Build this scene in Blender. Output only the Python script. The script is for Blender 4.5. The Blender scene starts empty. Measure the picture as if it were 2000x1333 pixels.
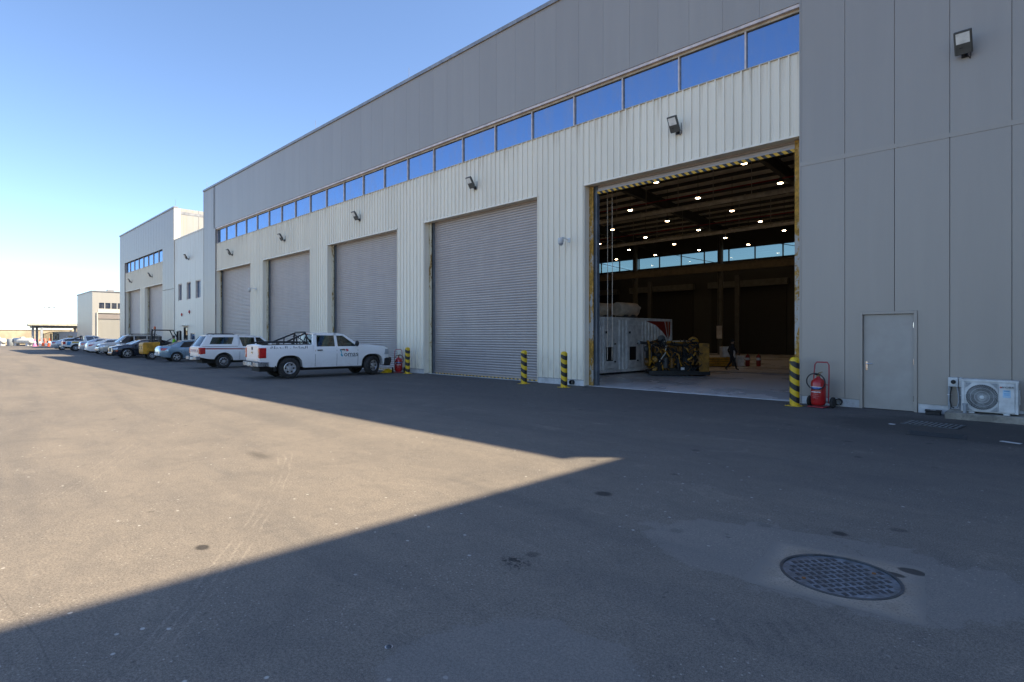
import bpy, bmesh, math, random
import numpy as np
from mathutils import Matrix, Vector

random.seed(7)
S = bpy.context.scene
C = S.collection
PI = math.pi
R = math.radians

# ------------------------------------------------------------------ camera
CAM_H = 1.75
cam_d = bpy.data.cameras.new('camera')
cam = bpy.data.objects.new('camera', cam_d)
C.objects.link(cam)
cam_d.sensor_fit = 'HORIZONTAL'
cam_d.sensor_width = 36.0
cam_d.lens = 19.8
cam_d.shift_y = -0.005
cam_d.clip_start = 0.05
cam_d.clip_end = 6000
cam.location = (0, 0, CAM_H)
cam.rotation_euler = (R(90), 0, math.atan2(0.6993, 0.7149))
S.camera = cam

# ------------------------------------------------------------------ sky and sun
SUN = Vector((10.6, 9.4, 13.92)).normalized()
EL = math.asin(SUN.z)
AZ = math.atan2(SUN.x, SUN.y)
W = bpy.data.worlds.new('World')
S.world = W
W.use_nodes = True
wn = W.node_tree
bg = wn.nodes['Background']
sk = wn.nodes.new('ShaderNodeTexSky')
sk.sky_type = 'NISHITA'
sk.sun_disc = False
sk.sun_elevation = EL
sk.sun_rotation = AZ
sk.altitude = 0
sk.air_density = 0.75
sk.dust_density = 0.3
sk.ozone_density = 3.0
wn.links.new(sk.outputs[0], bg.inputs[0])
bg.inputs[1].default_value = 0.060
sl = bpy.data.lights.new('sun', 'SUN')
sl.energy = 2.3
sl.angle = R(0.53)
sl.color = (1.0, 0.86, 0.63)
so = bpy.data.objects.new('sun', sl)
C.objects.link(so)
so.location = SUN * 100
so.rotation_euler = SUN.to_track_quat('Z', 'Y').to_euler()
S.view_settings.view_transform = 'Standard'
S.view_settings.look = 'None'
S.view_settings.exposure = 2.35
S.view_settings.gamma = 1.0
S.view_settings.use_curve_mapping = False
S.cycles.max_bounces = 6
S.cycles.diffuse_bounces = 3
S.cycles.glossy_bounces = 3
S.cycles.transmission_bounces = 3
S.cycles.transparent_max_bounces = 10
S.cycles.caustics_reflective = False
S.cycles.caustics_refractive = False
S.cycles.sample_clamp_indirect = 4.0

# ------------------------------------------------------------------ shader helpers
class X:
    """a socket of a node tree with arithmetic"""
    def __init__(s, nt, sock): s.nt, s.s = nt, sock
    def _m(s, op, *a):
        n = s.nt.nodes.new('ShaderNodeMath'); n.operation = op
        for i, q in enumerate((s,) + a):
            if isinstance(q, X): s.nt.links.new(q.s, n.inputs[i])
            else: n.inputs[i].default_value = q
        return X(s.nt, n.outputs[0])
    def __add__(s, o): return s._m('ADD', o)
    def __radd__(s, o): return s._m('ADD', o)
    def __sub__(s, o): return s._m('SUBTRACT', o)
    def __rsub__(s, o): return (s * -1.0) + o
    def __mul__(s, o): return s._m('MULTIPLY', o)
    __rmul__ = __mul__
    def __truediv__(s, o): return s._m('DIVIDE', o)
    def abs(s): return s._m('ABSOLUTE')
    def sqrt(s): return s._m('SQRT')
    def fract(s): return s._m('FRACT')
    def sin(s): return s._m('SINE')
    def mx(s, o): return s._m('MAXIMUM', o)
    def mn(s, o): return s._m('MINIMUM', o)
    def gt(s, o): return s._m('GREATER_THAN', o)
    def step(s, a, b, lo=0.0, hi=1.0):
        n = s.nt.nodes.new('ShaderNodeMapRange'); n.interpolation_type = 'SMOOTHSTEP'
        s.nt.links.new(s.s, n.inputs[0])
        if a > b: a, b, lo, hi = b, a, hi, lo
        for i, q in enumerate((a, b, lo, hi)): n.inputs[i + 1].default_value = q
        return X(s.nt, n.outputs[0])

def new_mat(name):
    m = bpy.data.materials.new(name); m.use_nodes = True
    nt = m.node_tree
    return m, nt, nt.nodes['Principled BSDF']

def coords(nt, kind='Object'):
    n = nt.nodes.new('ShaderNodeTexCoord'); sp = nt.nodes.new('ShaderNodeSeparateXYZ')
    nt.links.new(n.outputs[kind], sp.inputs[0])
    return [X(nt, sp.outputs[i]) for i in range(3)]
def wpos(nt):
    n = nt.nodes.new('ShaderNodeNewGeometry'); sp = nt.nodes.new('ShaderNodeSeparateXYZ')
    nt.links.new(n.outputs['Position'], sp.inputs[0])
    return [X(nt, sp.outputs[i]) for i in range(3)]
def vec(nt, x, y, z=0.0):
    n = nt.nodes.new('ShaderNodeCombineXYZ')
    for i, q in enumerate((x, y, z)):
        if isinstance(q, X): nt.links.new(q.s, n.inputs[i])
        else: n.inputs[i].default_value = q
    return n.outputs[0]
def noise(nt, v, scale, detail=3.0, rough=0.55, dist=0.0):
    n = nt.nodes.new('ShaderNodeTexNoise')
    nt.links.new(v, n.inputs['Vector'])
    n.inputs['Scale'].default_value = scale; n.inputs['Detail'].default_value = detail
    n.inputs['Roughness'].default_value = rough; n.inputs['Distortion'].default_value = dist
    return X(nt, n.outputs[0])
def voro(nt, v, scale, feature='F1', rnd=1.0):
    n = nt.nodes.new('ShaderNodeTexVoronoi'); n.feature = feature; n.voronoi_dimensions = '2D'
    nt.links.new(v, n.inputs['Vector']); n.inputs['Scale'].default_value = scale
    n.inputs['Randomness'].default_value = rnd
    return X(nt, n.outputs['Distance']), n
def mixc(nt, f, a, b):
    n = nt.nodes.new('ShaderNodeMix'); n.data_type = 'RGBA'
    for sock, q in ((n.inputs[0], f), (n.inputs[6], a), (n.inputs[7], b)):
        if isinstance(q, X): nt.links.new(q.s, sock)
        elif isinstance(q, bpy.types.NodeSocket): nt.links.new(q, sock)
        elif isinstance(q, (int, float)): sock.default_value = q
        else: sock.default_value = tuple(q) + (1.0,)
    return n.outputs[2]
def bump(nt, b, h, strength=0.3, dist=0.02):
    n = nt.nodes.new('ShaderNodeBump'); n.inputs['Strength'].default_value = strength
    n.inputs['Distance'].default_value = dist
    nt.links.new(h.s, n.inputs['Height']); nt.links.new(n.outputs[0], b.inputs['Normal'])

def plain(name, col, rough=0.5, metal=0.0, var=0.12, scale=3.0, dirt=None, dirt_amt=0.0, stretch=(1, 1, 1), coat=0.0, bmp=0.0, bscale=40.0, kind='Object'):
    """base colour with uneven wear"""
    m, nt, b = new_mat(name)
    x, y, z = coords(nt, kind)
    v = vec(nt, x * stretch[0], y * stretch[1], z * stretch[2])
    n1 = noise(nt, v, scale, 4.0, 0.6)
    d = tuple(c * (1 - 2 * var) for c in col); l = tuple(min(1, c * (1 + var)) for c in col)
    c = mixc(nt, n1.step(0.3, 0.7), d, l)
    if dirt:
        n2 = noise(nt, v, scale * 3.1, 5.0, 0.65, 0.4)
        c = mixc(nt, n2.step(0.62 - 0.3 * dirt_amt, 0.85 - 0.2 * dirt_amt, 0.0, min(1.0, dirt_amt + .3)), c, dirt)
    nt.links.new(c, b.inputs['Base Color'])
    r = n1.step(0.2, 0.8, max(0.02, rough - 0.08), min(1, rough + 0.1))
    nt.links.new(r.s, b.inputs['Roughness'])
    b.inputs['Metallic'].default_value = metal
    if coat:
        b.inputs['Coat Weight'].default_value = coat; b.inputs['Coat Roughness'].default_value = 0.06
    if bmp:
        bump(nt, b, noise(nt, v, bscale, 3.0), bmp, 0.01)
    return m

def emis(name, col, strength):
    m, nt, b = new_mat(name)
    b.inputs['Base Color'].default_value = (*col, 1)
    b.inputs['Emission Color'].default_value = (*col, 1); b.inputs['Emission Strength'].default_value = strength
    return m

def stripes(name, a, b_, period, duty=0.5, mode='helix', slant=1.0, rough=0.45):
    """painted hazard stripes: helix round a post or diagonal along X"""
    m, nt, b = new_mat(name)
    x, y, z = coords(nt)
    if mode == 'helix':
        t = (z + x * slant) / period
    else:
        t = (x + z * slant) / period
    n1 = noise(nt, vec(nt, x, y, z), 9.0, 4.0)
    k = (t.fract() + (n1 - 0.5) * 0.03).gt(duty)
    a2 = mixc(nt, n1.step(0.3, 0.75), tuple(c * 0.75 for c in a), a)
    c = mixc(nt, k, a2, b_)
    wear = noise(nt, vec(nt, x, y, z), 38.0, 4.0).step(0.66, 0.74, 0.0, 0.6)
    c = mixc(nt, wear, c, (0.18, 0.16, 0.13))
    nt.links.new(c, b.inputs['Base Color']); b.inputs['Roughness'].default_value = rough
    return m

# ------------------------------------------------------------------ mesh helpers
def tag(o, label=None, cat=None, group=None, kind=None):
    if label: o['label'] = label
    if cat: o['category'] = cat
    if group: o['group'] = group
    if kind: o['kind'] = kind
    return o
def empty(name, loc=(0, 0, 0), rz=0.0, parent=None):
    o = bpy.data.objects.new(name, None); C.objects.link(o)
    o.empty_display_size = 0.2
    o.location = loc; o.rotation_euler = (0, 0, rz)
    if parent: o.parent = parent
    return o
def thing(name, label, cat, loc=(0, 0, 0), rz=0.0, group=None):
    return tag(empty(name, loc, rz), label, cat, group)

class MB:
    def __init__(s): s.v = []; s.f = []; s.m = []; s.M = Matrix.Identity(4); s.mi = 0
    def at(s, M): s.M = M; return s
    def mat(s, i): s.mi = i; return s
    def add(s, vs, fs):
        o = len(s.v)
        s.v += [tuple(s.M @ Vector(p)) for p in vs]
        s.f += [tuple(i + o for i in q) for q in fs]; s.m += [s.mi] * len(fs)
        return s
    def box(s, x0, x1, y0, y1, z0, z1):
        return s.add([(x, y, z) for z in (z0, z1) for y in (y0, y1) for x in (x0, x1)],
                     [(0, 2, 3, 1), (4, 5, 7, 6), (0, 1, 5, 4), (2, 6, 7, 3), (0, 4, 6, 2), (1, 3, 7, 5)])
    def rbox(s, x0, x1, y0, y1, z0, z1, r=0.02):
        """box with chamfered vertical and top edges"""
        def ring(i, z): return [(x0 + i, y0 + r, z), (x0 + r, y0 + i, z), (x1 - r, y0 + i, z), (x1 - i, y0 + r, z), (x1 - i, y1 - r, z), (x1 - r, y1 - i, z), (x0 + r, y1 - i, z), (x0 + i, y1 - r, z)]
        return s.rings([ring(r * .6, z0), ring(0, z0 + r * .6), ring(0, z1 - r * .6), ring(r * .6, z1)])
    def rings(s, rs, cap=True, closed=False):
        n = len(rs[0]); vs = [p for r in rs for p in r]; fs = []
        k = len(rs)
        for i in range(k - 1 + (1 if closed else 0)):
            a, b = i * n, ((i + 1) % k) * n
            for j in range(n):
                fs.append((a + j, a + (j + 1) % n, b + (j + 1) % n, b + j))
        if cap and not closed:
            fs.append(tuple(reversed(range(n)))); fs.append(tuple(range((k - 1) * n, k * n)))
        return s.add(vs, fs)
    def prism(s, poly, axis, a, b):
        """polygon extruded along axis from a to b; poly in the two other axes (x,y,z order)"""
        def p3(q, t):
            return {'x': (t, q[0], q[1]), 'y': (q[0], t, q[1]), 'z': (q[0], q[1], t)}[axis]
        return s.rings([[p3(q, a) for q in poly], [p3(q, b) for q in poly]])
    def tube(s, pts, r, n=8, cap=True):
        pts = [Vector(p) for p in pts]; rs = []
        rr = r if isinstance(r, (list, tuple)) else [r] * len(pts)
        up = None
        for i, p in enumerate(pts):
            t = (pts[min(i + 1, len(pts) - 1)] - pts[max(i - 1, 0)]).normalized()
            if up is None:
                up = Vector((0, 0, 1)) if abs(t.z) < 0.9 else Vector((0, 1, 0))
            a = t.cross(up)
            if a.length < 1e-4: a = t.orthogonal()
            a.normalize(); b = a.cross(t).normalized(); up = b
            rs.append([tuple(p + (a * math.cos(2 * PI * k / n) + b * math.sin(2 * PI * k / n)) * rr[i]) for k in range(n)])
        return s.rings(rs, cap)
    def cyl(s, c, r, h, n=16, axis='z', r2=None):
        c = Vector(c); d = {'x': Vector((1, 0, 0)), 'y': Vector((0, 1, 0)), 'z': Vector((0, 0, 1))}[axis]
        return s.tube([c, c + d * h], [r, r if r2 is None else r2], n)
    def lathe(s, prof, n=20, axis='z', c=(0, 0, 0), cap=True):
        rs = []
        for r, h in prof:
            ring = []
            for k in range(n):
                a = 2 * PI * k / n; u, w = r * math.cos(a), r * math.sin(a)
                q = {'z': (u, w, h), 'y': (u, h, w), 'x': (h, u, w)}[axis]
                ring.append((q[0] + c[0], q[1] + c[1], q[2] + c[2]))
            rs.append(ring)
        return s.rings(rs, cap)
    def sphere(s, c, r, n=12, k=8, sc=(1, 1, 1)):
        prof = [(max(1e-4, math.sin(PI * i / k)) * r, -math.cos(PI * i / k) * r) for i in range(k + 1)]
        M0 = s.M; s.M = M0 @ Matrix.Translation(c) @ Matrix.Diagonal((*sc, 1)); s.lathe(prof, n); s.M = M0
        return s
    def grid(s, P):
        """P: rows of points"""
        n = len(P[0]); vs = [p for r in P for p in r]; fs = []
        for i in range(len(P) - 1):
            for j in range(n - 1):
                fs.append((i * n + j, i * n + j + 1, (i + 1) * n + j + 1, (i + 1) * n + j))
        return s.add(vs, fs)
    def mesh(s, name, mats, smooth=None):
        me = bpy.data.meshes.new(name); me.from_pydata(s.v, [], s.f)
        for m in (mats if isinstance(mats, (list, tuple)) else [mats]): me.materials.append(m)
        if any(s.m): me.polygons.foreach_set('material_index', s.m)
        me.update()
        bm = bmesh.new(); bm.from_mesh(me); bmesh.ops.recalc_face_normals(bm, faces=bm.faces[:]); bm.to_mesh(me); bm.free()
        if smooth:
            me.polygons.foreach_set('use_smooth', [True] * len(me.polygons)); me.set_sharp_from_angle(angle=R(smooth))
        return me
    def build(s, name, mats, parent=None, smooth=None, loc=(0, 0, 0), rot=(0, 0, 0), bevel=0.0, kind=None, label=None):
        o = bpy.data.objects.new(name, s.mesh(name, mats, smooth)); C.objects.link(o)
        o.location = loc; o.rotation_euler = rot
        if parent: o.parent = parent
        if bevel:
            b = o.modifiers.new('bevel', 'BEVEL'); b.width = bevel; b.segments = 2; b.limit_method = 'ANGLE'; b.angle_limit = R(35)
        if kind: o['kind'] = kind
        if label: o['label'] = label
        return o

def inst(name, me, parent, loc=(0, 0, 0), rot=(0, 0, 0), scale=(1, 1, 1)):
    o = bpy.data.objects.new(name, me); C.objects.link(o)
    o.location = loc; o.rotation_euler = rot; o.scale = scale
    if parent: o.parent = parent
    return o
def copy_tree(o, parent=None):
    c = o.copy(); C.objects.link(c); c.parent = parent
    for ch in list(o.children): copy_tree(ch, c)
    return c
def text(name, body, size, mat, parent, M, depth=0.002, sx=1.0, font=None, spacing=1.0, align='CENTER'):
    cu = bpy.data.curves.new(name, 'FONT'); cu.body = body; cu.size = size; cu.extrude = depth
    cu.align_x = align; cu.align_y = 'CENTER'; cu.space_character = spacing; cu.resolution_u = 3
    o = bpy.data.objects.new(name + '_tmp', cu); C.objects.link(o)
    dg = bpy.context.evaluated_depsgraph_get()
    me = bpy.data.meshes.new_from_object(o.evaluated_get(dg))
    bpy.data.objects.remove(o); bpy.data.curves.remove(cu)
    me.name = name; me.materials.clear(); me.materials.append(mat)
    q = bpy.data.objects.new(name, me); C.objects.link(q)
    if parent: q.parent = parent
    q.matrix_local = M @ Matrix.Diagonal((sx, 1, 1, 1))
    return q
def frame(o, x, y):
    """matrix with origin o, local X along x, local Y along y"""
    x = Vector(x).normalized(); y = Vector(y).normalized(); z = x.cross(y)
    M = Matrix((x, y, z)).transposed().to_4x4(); M.translation = Vector(o)
    return M
# ------------------------------------------------------------------ materials of the place
def ground_material():
    m, nt, b = new_mat('dusty asphalt')
    x, y, z = wpos(nt)
    P = vec(nt, x, y, 0.0)
    big = noise(nt, P, 0.10, 4.0, 0.6)
    mid = noise(nt, vec(nt, x * 0.35, y * 1.2), 0.9, 5.0, 0.6, 0.6)
    fine = noise(nt, P, 55.0, 4.0, 0.65)
    agg, vn = voro(nt, P, 95.0)
    # more dust out in the yard, swept and tyre-polished beside the wall
    dust = y.step(13.0, 4.0, 0.02, 0.62) + (big - 0.5) * 0.9 + (mid - 0.5) * 0.75
    dust = dust.mx(0.0).mn(1.0)
    tar = (0.100, 0.093, 0.090); sand = (0.350, 0.285, 0.215)
    c = mixc(nt, dust * 0.78, tar, sand)
    # wheel-blackened lanes and pale drags that follow the traffic along the hall
    lane = noise(nt, vec(nt, x * 0.06, y * 0.9 + x * 0.04), 1.0, 4.0, 0.6, 0.3)
    c = mixc(nt, lane.step(0.50, 0.66, 0.0, 0.36), c, (0.105, 0.097, 0.091))
    drag = noise(nt, vec(nt, x * 0.35 + y * 0.2, y * 2.6), 1.3, 6.0, 0.7, 0.5)
    c = mixc(nt, drag.step(0.60, 0.80, 0.0, 0.45), c, (0.44, 0.365, 0.28))
    patchy = noise(nt, vec(nt, x * 0.8, y), 1.5, 6.0, 0.68, 0.8)
    c = mixc(nt, patchy.step(0.47, 0.63, 0.0, 0.20), c, (0.085, 0.078, 0.074))
    c = mixc(nt, patchy.step(0.42, 0.30, 0.0, 0.22), c, (0.40, 0.335, 0.262))
    # grain of the aggregate
    c = mixc(nt, noise(nt, P, 9.0, 5.0, 0.7).step(0.42, 0.66, 0.0, 0.22), c, (0.075, 0.069, 0.065))
    c = mixc(nt, fine.step(0.35, 0.65, 0.0, 0.52), c, (0.060, 0.057, 0.055))
    c = mixc(nt, agg.step(0.05, 0.40, 0.35, 0.0), c, (0.40, 0.36, 0.30))
    # scattered white chips and dark drips
    ch, _ = voro(nt, vec(nt, x * 0.8, y), 2.6)
    sp = noise(nt, P, 0.55, 3.0, 0.7); wob0 = noise(nt, P, 20.0, 3.0) - 0.5
    chip = (ch + wob0 * 0.05).step(0.040, 0.018) * sp.step(0.50, 0.58)
    c = mixc(nt, chip * 0.75, c, (0.55, 0.52, 0.47))
    wob = noise(nt, P, 6.0, 3.0) - 0.5
    ch2, _ = voro(nt, vec(nt, x * 0.9 + 3.0, y), 11.0)
    c = mixc(nt, ch2.step(0.085, 0.03) * noise(nt, P, 1.3, 3.0).step(0.46, 0.62) * 0.6, c, (0.50, 0.46, 0.40))
    ch3, _ = voro(nt, vec(nt, x + 7.7, y * 0.9), 8.0)
    c = mixc(nt, (ch3 + wob * 0.25).step(0.10, 0.0) * noise(nt, P, 2.3, 4.0, 0.7).step(0.52, 0.68) * 0.6, c, (0.018, 0.017, 0.017))
    dr, _ = voro(nt, vec(nt, x + 9.3, y + 3.1), 0.55)
    c = mixc(nt, (dr + wob * 0.09 + (big - 0.5) * 0.25).step(0.03, 0.0, 0.0, 0.45), c, (0.016, 0.015, 0.016))
    def spot(px, py, rx, ry, rot=0.0):
        ca, sa = math.cos(rot), math.sin(rot)
        u = ((x - px) * ca + (y - py) * sa) / rx; w = ((y - py) * ca - (x - px) * sa) / ry
        return (u * u + w * w).sqrt() + wob * 0.35
    def stain(c, args, col, k=0.9, soft=0.25):
        return mixc(nt, spot(*args).step(1.0 + soft, 1.0 - soft, 0.0, k), c, col)
    oilc = (0.012, 0.011, 0.012)
    for a in ((-3.64, 5.17, .095, .085), (-1.41, 5.59, .060, .055), (-2.08, 4.81, .022, .02), (-2.12, 4.88, .016, .014), (-5.09, 1.54, .07, .05)):
        c = stain(c, a, oilc, 0.75, 0.35)
    c = stain(c, (-8.41, 3.31, .30, .10), oilc, 0.4, 0.8)
    star = noise(nt, P, 14.0, 5.0, 0.7, 1.5).step(0.45, 0.60)
    c = mixc(nt, spot(-3.02, 3.12, .15, .12).step(1.2, 0.5) * star * 0.9, c, oilc)
    # fresher dark asphalt beside the drain, pale cement bloom round the manhole
    blo = noise(nt, P, 1.6, 5.0, 0.65, 0.5)
    c = mixc(nt, (spot(-1.35, 4.75, 1.35, .80, 0.15) + (blo - 0.5) * 1.1).step(1.02, 0.90, 0.0, 0.30), c, (0.30, 0.27, 0.24))
    c = mixc(nt, (spot(-2.05, 2.1, .70, .55, 0.5) + (blo - 0.5) * 0.9).step(1.02, 0.92, 0.0, 0.26), c, (0.26, 0.24, 0.22))
    c = mixc(nt, (spot(-1.5, 13.3, 2.2, 1.6) + (blo - 0.5) * 0.8).step(1.15, 0.7, 0.0, 0.65), c, (0.050, 0.048, 0.047))
    # pale tyre prints curving across the yard (two lugged treads) and a lugged print by the manhole
    def track(cx, cy, rad, w, x0, x1, lug, amt, c, col=(0.48, 0.41, 0.33)):
        dx, dy = x - cx, y - cy
        d = (dx * dx + dy * dy).sqrt() - rad + (noise(nt, P, 9.0, 2.0) - 0.5) * 0.03
        on = None
        for off in (-w, 0.0, w):
            l = (d - off + (((x * 2.2 + y * 2.2) * lug).sin()) * 0.010).abs().step(0.016, 0.006)
            on = l if on is None else on.mx(l)
        lim = x.step(x0 - .5, x0 + .5) * x.step(x1 + .5, x1 - .5)
        brk = noise(nt, P, 2.2, 4.0, 0.6).step(0.40, 0.60) * noise(nt, P, 42.0, 4.0, 0.7).step(0.40, 0.62)
        return mixc(nt, on * lim * brk * amt, c, col)
    c = track(-17.5, -17.0, 22.6, 0.085, -8.9, -3.4, 6.0, 0.28, c)
    c = track(-21.7, -25.7, 30.0, 0.12, -11.0, -7.4, 3.0, 0.22, c)
    u = (x + 1.22) * 0.75 + (y - 3.45) * 0.66; w2 = (y - 3.45) * 0.75 - (x + 1.22) * 0.66
    tread = u.abs().step(0.42, 0.30) * w2.abs().step(0.20, 0.12) * (u * 62.0).sin().step(-0.2, 0.5) * noise(nt, P, 7.0, 4.0).step(0.35, 0.6) * 0.16
    c = mixc(nt, tread, c, (0.020, 0.020, 0.022))
    # hairline cracks, tarred joint
    cr, _ = voro(nt, vec(nt, x + (mid - 0.5) * 1.2, y + (big - 0.5) * 1.2), 0.16, 'DISTANCE_TO_EDGE')
    c = mixc(nt, cr.step(0.0012, 0.0003, 0.0, 0.22), c, (0.022, 0.021, 0.022))
    # desert beyond the boundary of the yard
    far = x.step(-150, -190).mx(y.step(-120, -160)).mx(y.step(120, 160)).mx(x.step(150, 190))
    c = mixc(nt, far, c, (0.36, 0.29, 0.20))
    nt.links.new(c, b.inputs['Base Color'])
    nt.links.new(fine.step(0.3, 0.7, 0.78, 0.95).s, b.inputs['Roughness'])
    b.inputs['Specular IOR Level'].default_value = 0.3
    bump(nt, b, fine * 0.5 + agg * 0.5, 0.22, 0.005)
    return m

def panel_material():
    m, nt, b = new_mat('grey coated cladding')
    x, y, z = wpos(nt)
    n1 = noise(nt, vec(nt, x * 1.5, y * 1.5, z * 0.12), 1.4, 5.0, 0.6)
    oi = nt.nodes.new('ShaderNodeObjectInfo')
    rnd = X(nt, oi.outputs['Random'])
    c = mixc(nt, (n1 * 0.7 + rnd * 0.25).step(0.2, 0.9), (0.335, 0.298, 0.262), (0.375, 0.334, 0.292))
    streak = noise(nt, vec(nt, x * 14, y * 14, z * 0.35), 1.0, 3.0).step(0.60, 0.78, 0.0, 0.16)
    c = mixc(nt, streak, c, (0.36, 0.34, 0.31))
    low = z.step(2.6, 0.2, 0.0, 0.28) * noise(nt, vec(nt, x * 2.0, y, z * 0.7), 1.5, 4.0).step(0.40, 0.7)
    c = mixc(nt, low, c, (0.30, 0.27, 0.23))
    nt.links.new(c, b.inputs['Base Color'])
    b.inputs['Roughness'].default_value = 0.42
    b.inputs['Metallic'].default_value = 0.15
    mr = ((x + y) * (2 * PI / 0.052)).sin()
    bump(nt, b, mr * 0.5 + noise(nt, vec(nt, x, y, z * .3), 1.1, 2.0) * 3.0, 0.10, 0.004)
    return m

def sheet_material(name, col):
    m, nt, b = new_mat(name)
    x, y, z = wpos(nt)
    n1 = noise(nt, vec(nt, x * 2.5, y * 2.5, z * 0.18), 1.2, 5.0, 0.6)
    oi = nt.nodes.new('ShaderNodeObjectInfo')
    rnd = X(nt, oi.outputs['Random'])
    c = mixc(nt, (n1 * 0.8 + rnd * 0.35).step(0.2, 0.9), tuple(q * .90 for q in col), col)
    st = noise(nt, vec(nt, x * 16, y * 16, z * 0.5), 1.0, 4.0).step(0.62, 0.80, 0.0, 0.25)
    c = mixc(nt, st, c, (0.42, 0.36, 0.27))
    drip = noise(nt, vec(nt, x * 9, y * 9, z * 0.25), 1.0, 3.0).step(0.50, 0.70, 0.0, 0.5) * z.step(8.2, 9.2)
    c = mixc(nt, drip, c, (0.45, 0.34, 0.20))
    low = z.step(1.6, 0.2, 0.0, 0.35) * noise(nt, vec(nt, x * 3, y, z), 1.7, 4.0).step(0.42, 0.7)
    c = mixc(nt, low, c, (0.40, 0.36, 0.30))
    nt.links.new(c, b.inputs['Base Color'])
    b.inputs['Roughness'].default_value = 0.45
    bump(nt, b, noise(nt, vec(nt, x, y, z * .4), 1.6, 2.0) * 3.0, 0.10, 0.004)
    return m

def shutter_material():
    m, nt, b = new_mat('galvanised shutter')
    x, y, z = wpos(nt)
    n1 = noise(nt, vec(nt, x * 0.5, y, z * 3.0), 2.0, 4.0)
    n2 = noise(nt, vec(nt, x * 2.0, y, z * 0.3), 1.1, 4.0)
    c = mixc(nt, (n1 * 0.5 + n2 * 0.5).step(0.3, 0.7), (0.345, 0.305, 0.285), (0.40, 0.35, 0.325))
    c = mixc(nt, n2.step(0.60, 0.78, 0.0, 0.35), c, (0.40, 0.35, 0.29))
    sc = noise(nt, vec(nt, x * 0.9, y, z * 2.2), 1.0, 5.0, 0.7, 0.8).step(0.60, 0.72, 0.0, 0.4) * z.step(4.5, 0.4)
    c = mixc(nt, sc, c, (0.20, 0.18, 0.165))
    nt.links.new(c, b.inputs['Base Color'])
    b.inputs['Metallic'].default_value = 0.4
    b.inputs['Roughness'].default_value = 0.42
    return m

def rust_paint(name, paint, rust, amt):
    m, nt, b = new_mat(name)
    x, y, z = coords(nt)
    P = vec(nt, x * 2.5, y * 2.5, z * 0.8)
    n1 = noise(nt, P, 1.3, 5.0, 0.65, 0.4); n2 = noise(nt, vec(nt, x, y, z), 11.0, 5.0, 0.7)
    k = (n1 * 0.75 + n2 * 0.35).step(0.62 - amt, 0.70 - amt)
    c = mixc(nt, n2.step(0.3, 0.7), tuple(q * .8 for q in paint), paint)
    r = mixc(nt, n2.step(0.35, 0.65), rust, tuple(q * .45 for q in rust))
    c = mixc(nt, k, c, r)
    nt.links.new(c, b.inputs['Base Color'])
    nt.links.new(k._m('MULTIPLY_ADD', 0.4, 0.45).s, b.inputs['Roughness'])
    bump(nt, b, n2, 0.2, 0.01)
    return m

def window_glass(name, tint, refl, rcol):
    """solar-control glass: part mirror, part tinted see-through"""
    m = bpy.data.materials.new(name); m.use_nodes = True
    nt = m.node_tree; nt.nodes.clear()
    out = nt.nodes.new('ShaderNodeOutputMaterial'); mix = nt.nodes.new('ShaderNodeMixShader')
    tr = nt.nodes.new('ShaderNodeBsdfTransparent'); gl = nt.nodes.new('ShaderNodeBsdfGlossy')
    fr = nt.nodes.new('ShaderNodeLayerWeight'); fr.inputs[0].default_value = 0.35
    tr.inputs[0].default_value = (*tint, 1); gl.inputs[0].default_value = (*rcol, 1); gl.inputs['Roughness'].default_value = 0.012
    f = X(nt, fr.outputs['Fresnel']).step(0.0, 1.0, refl, 1.0)
    x, y, z = wpos(nt)
    bn = nt.nodes.new('ShaderNodeBump'); bn.inputs['Strength'].default_value = 0.03; bn.inputs['Distance'].default_value = 0.02
    nt.links.new(noise(nt, vec(nt, x, y, z), 0.8, 1.0).s, bn.inputs['Height']); nt.links.new(bn.outputs[0], gl.inputs['Normal'])
    nt.links.new(f.s, mix.inputs[0]); nt.links.new(tr.outputs[0], mix.inputs[1]); nt.links.new(gl.outputs[0], mix.inputs[2])
    if 'solar' in name:
        di = nt.nodes.new('ShaderNodeBsdfDiffuse'); di.inputs[0].default_value = (0.46, 0.42, 0.36, 1); m2 = nt.nodes.new('ShaderNodeMixShader')
        dn = noise(nt, vec(nt, x * 3.0, y * 3.0, z * 0.9), 1.1, 5.0, 0.65).step(0.35, 0.75, 0.02, 0.22)
        nt.links.new(dn.s, m2.inputs[0]); nt.links.new(mix.outputs[0], m2.inputs[1]); nt.links.new(di.outputs[0], m2.inputs[2]); nt.links.new(m2.outputs[0], out.inputs[0])
    else:
        nt.links.new(mix.outputs[0], out.inputs[0])
    return m

def car_paint(name, col, metal=0.0, dust=0.35):
    m, nt, b = new_mat(name)
    x, y, z = coords(nt)
    n = noise(nt, vec(nt, x, y, z), 2.2, 5.0, 0.65)
    k = (z.step(0.95, 0.30, 0.10, 1.0) * n.step(0.30, 0.72)) * dust
    c = mixc(nt, k, col, (0.30, 0.25, 0.19))
    nt.links.new(c, b.inputs['Base Color'])
    nt.links.new(k.step(0.0, 0.4, 0.22, 0.6).s, b.inputs['Roughness'])
    b.inputs['Metallic'].default_value = metal
    b.inputs['Coat Weight'].default_value = 0.6; b.inputs['Coat Roughness'].default_value = 0.08
    return m

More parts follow.
